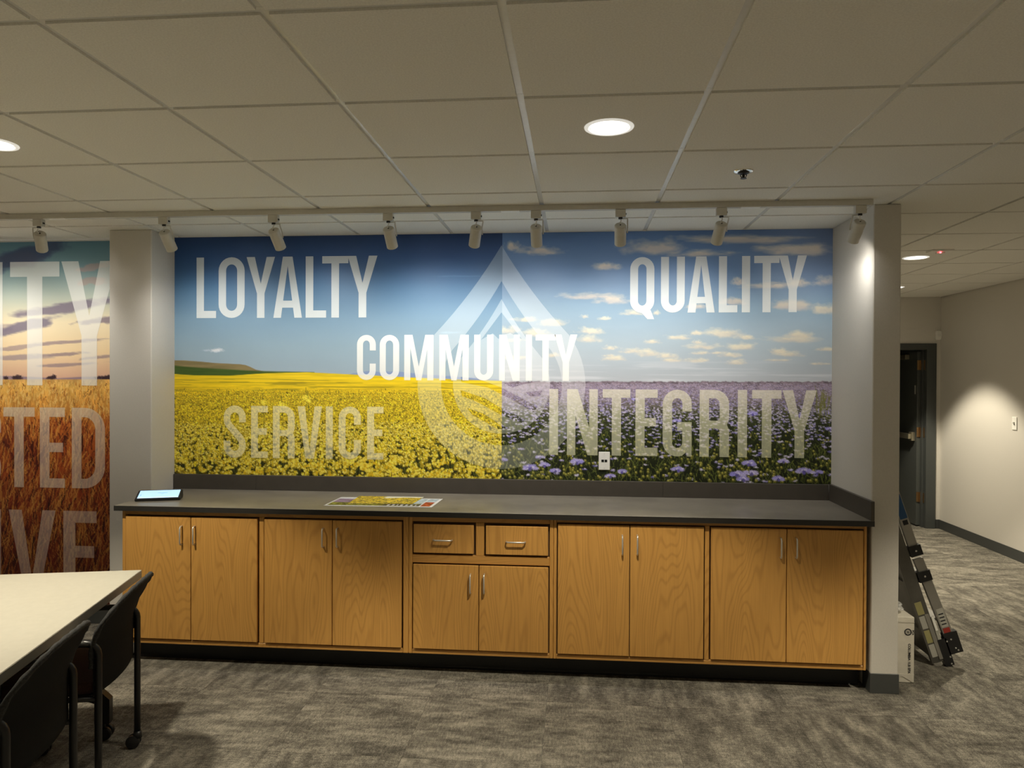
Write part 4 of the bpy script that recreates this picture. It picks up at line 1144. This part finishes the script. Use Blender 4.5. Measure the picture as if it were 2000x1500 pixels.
# white carton with printed end
cb = thing('carton', 'tall white cardboard carton printed COLUMBIA standing on end beside the partition', 'box', (1.776, 4.23, 0))
bm = box(B(), -.070, .072, -.09, .09, .001, .362, .003)
obj('body', bm, M['card'], cb)
def flap(z, dz):
    bm = B(); prism(bm, [(-.069, z), (.071, z), (.066, z + dz), (.01, z + dz * .3), (-.064, z + dz * .8)], 'y', -.0925, -.0905); return bm
obj('flap', flap(.332, .027), M['card'], cb); obj('flap', flap(.050, -.046), M['card'], cb)
def text_mesh(txt, size, m, parent, mat4, name='lettering'):
    cu = bpy.data.curves.new('txt', 'FONT'); cu.body = txt; cu.size = size; cu.align_x = 'CENTER'; cu.align_y = 'CENTER'; cu.offset = size * .028
    tmp = bpy.data.objects.new('txt', cu); COL.objects.link(tmp)
    dg = bpy.context.evaluated_depsgraph_get()
    me = bpy.data.meshes.new_from_object(tmp.evaluated_get(dg)); bpy.data.objects.remove(tmp); bpy.data.curves.remove(cu)
    me.transform(mat4); me.materials.clear(); me.name = name
    return obj(name, me, m, parent)
face = Matrix.Rotation(pi / 2, 4, 'X')      # text plane facing -y
def on_face(x, z, rot): return Matrix.Translation((x, -.0912, z)) @ face @ Matrix.Rotation(rot, 4, 'Z')
text_mesh('COLUMBIA 1LB EPX', .0185, M['ink'], cb, on_face(.045, .135, -pi / 2))
text_mesh('PCA', .014, M['ink'], cb, on_face(.064, .278, -pi / 2))
obj('round_mark', lathe(B(), [(.0135, .0), (.0195, .0)], (.038, -.0912, .280), (0, -1, 0), 26), M['ink'], cb)
obj('round_mark', lathe(B(), [(.0, .0), (.0035, .0)], (.038, -.0912, .280), (0, -1, 0), 14), M['ink'], cb)
for k in range(6):
    a = k * pi / 3
    obj('round_mark', tube(B(), [(.038 + .005 * math.cos(a), -.0911, .280 + .005 * math.sin(a)), (.038 + .012 * math.cos(a), -.0911, .280 + .011 * math.sin(a))], .0013, 5), M['ink'], cb)
# crumpled clear plastic wrap behind the carton
def crumple(name, label, loc, sc, seed):
    r = np.random.default_rng(seed); bm = B(); bmesh.ops.create_icosphere(bm, subdivisions=3, radius=1)
    for v in bm.verts:
        k = .72 + .45 * r.random(); v.co = Vector((v.co.x * sc[0] * k, v.co.y * sc[1] * k, max(-.98, v.co.z) * sc[2] * k))
    zmin = min(v.co.z for v in bm.verts)
    for v in bm.verts: v.co.z -= zmin
    m, nt, b = new_mat('clear_film'); b.inputs['Base Color'].default_value = (.8, .8, .78, 1); b.inputs['Roughness'].default_value = .18; b.inputs['Alpha'].default_value = .42
    o = obj(name, bm, m); o.location = loc; return tag(o, label, 'plastic wrap')
crumple('plastic_wrap', 'crumpled clear plastic wrap on the carpet between the carton and ladder', (1.90, 4.42, .001), (.055, .07, .085), 3)
crumple('plastic_wrap', 'crumpled clear plastic wrap lying on top of the white carton', (1.775, 4.23, .363), (.050, .05, .028), 5)

# ------------------------------------------------------------------ table
TA = math.atan2(-.972, .235)                  # direction of the long side, towards the viewer
TL_, TW_ = 2.0, 1.4
tb = thing('conference_table', 'white-topped table with dark edge and caster legs in front of the wheat mural', 'table', (-2.074, 3.302, 0), TA)
# local +x runs along the long side, local -y runs across the table top
TZ = .735
obj('tabletop', box(B(), .0015, TL_ - .0015, -TW_ + .0015, -.0015, TZ - .006, TZ), M['tabletop'], tb)
obj('edge_band', box(B(), 0, TL_, -TW_, 0, TZ - .038, TZ - .0015, .001), M['tableedge'], tb, label='charcoal edge band')
for lx in (.14, TL_ - .14):
    lg = B()
    prism(lg, [(-.085, .075), (-.150, .075), (-.150, .17), (-.60, .34), (-.60, .69), (-.80, .69), (-.80, .34), (-1.25, .17), (-1.25, .075), (-1.315, .075), (-1.315, .185), (-1.285, .215), (-.84, .42), (-.56, .42), (-.115, .215), (-.085, .185)], 'x', lx - .02, lx + .02)
    l_ = obj('leg', lg, M['leg'], tb)
    for yy in (-.117, -1.283):
        bm = B(); tube(bm, [(lx, yy, .08), (lx, yy, .05)], .010, 8)
        c_ = obj('caster', bm, M['black'], tb)
        for s_ in (-1, 1):
            obj('wheel', lathe(B(), [(0, 0), (.026, 0), (.030, .004), (.030, .014), (.024, .018), (0, .018)], (lx + s_ * .008, yy + .010, .031), (s_, 0, 0), 20), M['black'], c_)
    obj('top_plate', box(B(), lx - .03, lx + .03, -1.20, -.20, .685, TZ - .038), M['leg'], tb)
obj('cross_beam', box(B(), .16, TL_ - .16, -.73, -.67, .60, .66), M['leg'], tb)

# ------------------------------------------------------------------ chairs
def chair(loc, rotz, label):
    t = thing('caster_chair', label, 'chair', loc, rotz, 'black caster chairs at the white table')
    hw = .225
    for s_ in (-1, 1):
        y = s_ * hw
        pts = [(0, y, .062), (0, y, .30), (0, y, .585)]
        for k in range(1, 6):
            a = k / 5 * pi / 2; pts.append((.045 - .045 * math.cos(a), y, .585 + .045 * math.sin(a)))
        pts.append((.10, y, .632))
        obj('rear_leg', tube(B(), pts, .0135, 12), M['leg'], t, smooth=True)
        bm = B(); tube(bm, [(.03, y, .628), (.06, y, .636), (.14, y, .637), (.24, y, .628), (.30, y, .617)], [.014, .018, .020, .020, .012], 12)
        for v in bm.verts: v.co.z = .630 + (v.co.z - .630) * .62
        obj('armrest', bm, M['arm'], t, smooth=True)
        obj('front_leg', tube(B(), [(.30, y, .617), (.335, y, .58), (.36, y, .40), (.40, y, .062)], .0125, 10), M['leg'], t, smooth=True)
        obj('seat_rail', tube(B(), [(0, y, .415), (.37, y, .415)], .011, 8), M['leg'], t, smooth=True)
        for x in (0.0, .40):
            c_ = obj('caster', tube(B(), [(x, y, .075), (x, y, .045)], [.016, .020], 12), M['black'], t, smooth=True)
            for q in (-1, 1):
                obj('wheel', shade_auto_mesh(lathe(B(), [(0, 0), (.024, 0), (.029, .004), (.029, .013), (.022, .018), (0, .018)], (x + .016 * (1 if x == 0 else -1), y + q * .004, .030), (0, q, 0), 20)), M['black'], c_)
    obj('cross_tube', tube(B(), [(.03, -hw, .415), (.03, hw, .415)], .011, 8), M['leg'], t, smooth=True)
    obj('cross_tube', tube(B(), [(.34, -hw, .415), (.34, hw, .415)], .011, 8), M['leg'], t, smooth=True)
    obj('seat', box(B(), .02, .45, -.215, .215, .425, .475, .016, 3), M['seat'], t, label='dark maroon seat cushion')
    # back shell: reclined upper edge, rounded corners, hollowed towards the sitter
    nu, nv = 28, 18
    bm = B(); rows = []
    def shell(u, v):
        au = abs(u)
        topz = .815 - .115 * au ** 3.2
        z = .425 + (topz - .425) * v
        k = max(0.0, (z - .60) / .20)
        xx = -.012 - .085 * k ** 1.5 + .030 * au ** 2 * (1 - .4 * k)
        yy = u * (hw + .004 + .012 * k)
        return Vector((xx, yy, z))
    for j in range(nv + 1):
        rows.append([bm.verts.new(shell(-1 + 2 * i / nu, j / nv)) for i in range(nu + 1)])
    for j in range(nv):
        for i in range(nu): bm.faces.new((rows[j][i], rows[j][i + 1], rows[j + 1][i + 1], rows[j + 1][i]))
    bmesh.ops.solidify(bm, geom=bm.faces[:], thickness=.016)
    bmesh.ops.recalc_face_normals(bm, faces=bm.faces)
    back = obj('backrest', bm, M['mesh'], t, smooth=True)
    path = [shell(-1, v / 10) for v in range(4, 10)] + [shell(-1 + 2 * i / 28, 1) for i in range(29)] + [shell(1, v / 10) for v in range(9, 3, -1)]
    rad = [.010 + .002 * math.sin(i * 2.2) for i in range(len(path))]
    obj('knit_edge', tube(B(), [p + Vector((.006, 0, 0)) for p in path], rad, 8), M['knit'], back, smooth=True, label='ribbed charcoal knit edge')
    return t
def shade_auto_mesh(bm):
    me = mesh_from('wheel', bm, True)
    try: me.set_sharp_from_angle(angle=math.radians(40))
    except Exception: pass
    return me
def rear_mid(far, near): return ((far[0] + near[0]) / 2, (far[1] + near[1]) / 2, 0), math.atan2(near[1] - far[1], near[0] - far[0]) - pi / 2
l1, r1 = rear_mid((-1.955, 3.080), (-1.838, 2.645))
l2, r2 = rear_mid((-1.805, 2.460), (-1.700, 2.022))
chair(l1, r1, 'black caster chair at the table corner nearest the oak cabinets')
chair(l2, r2, 'black caster chair at the table, second from the oak cabinets')
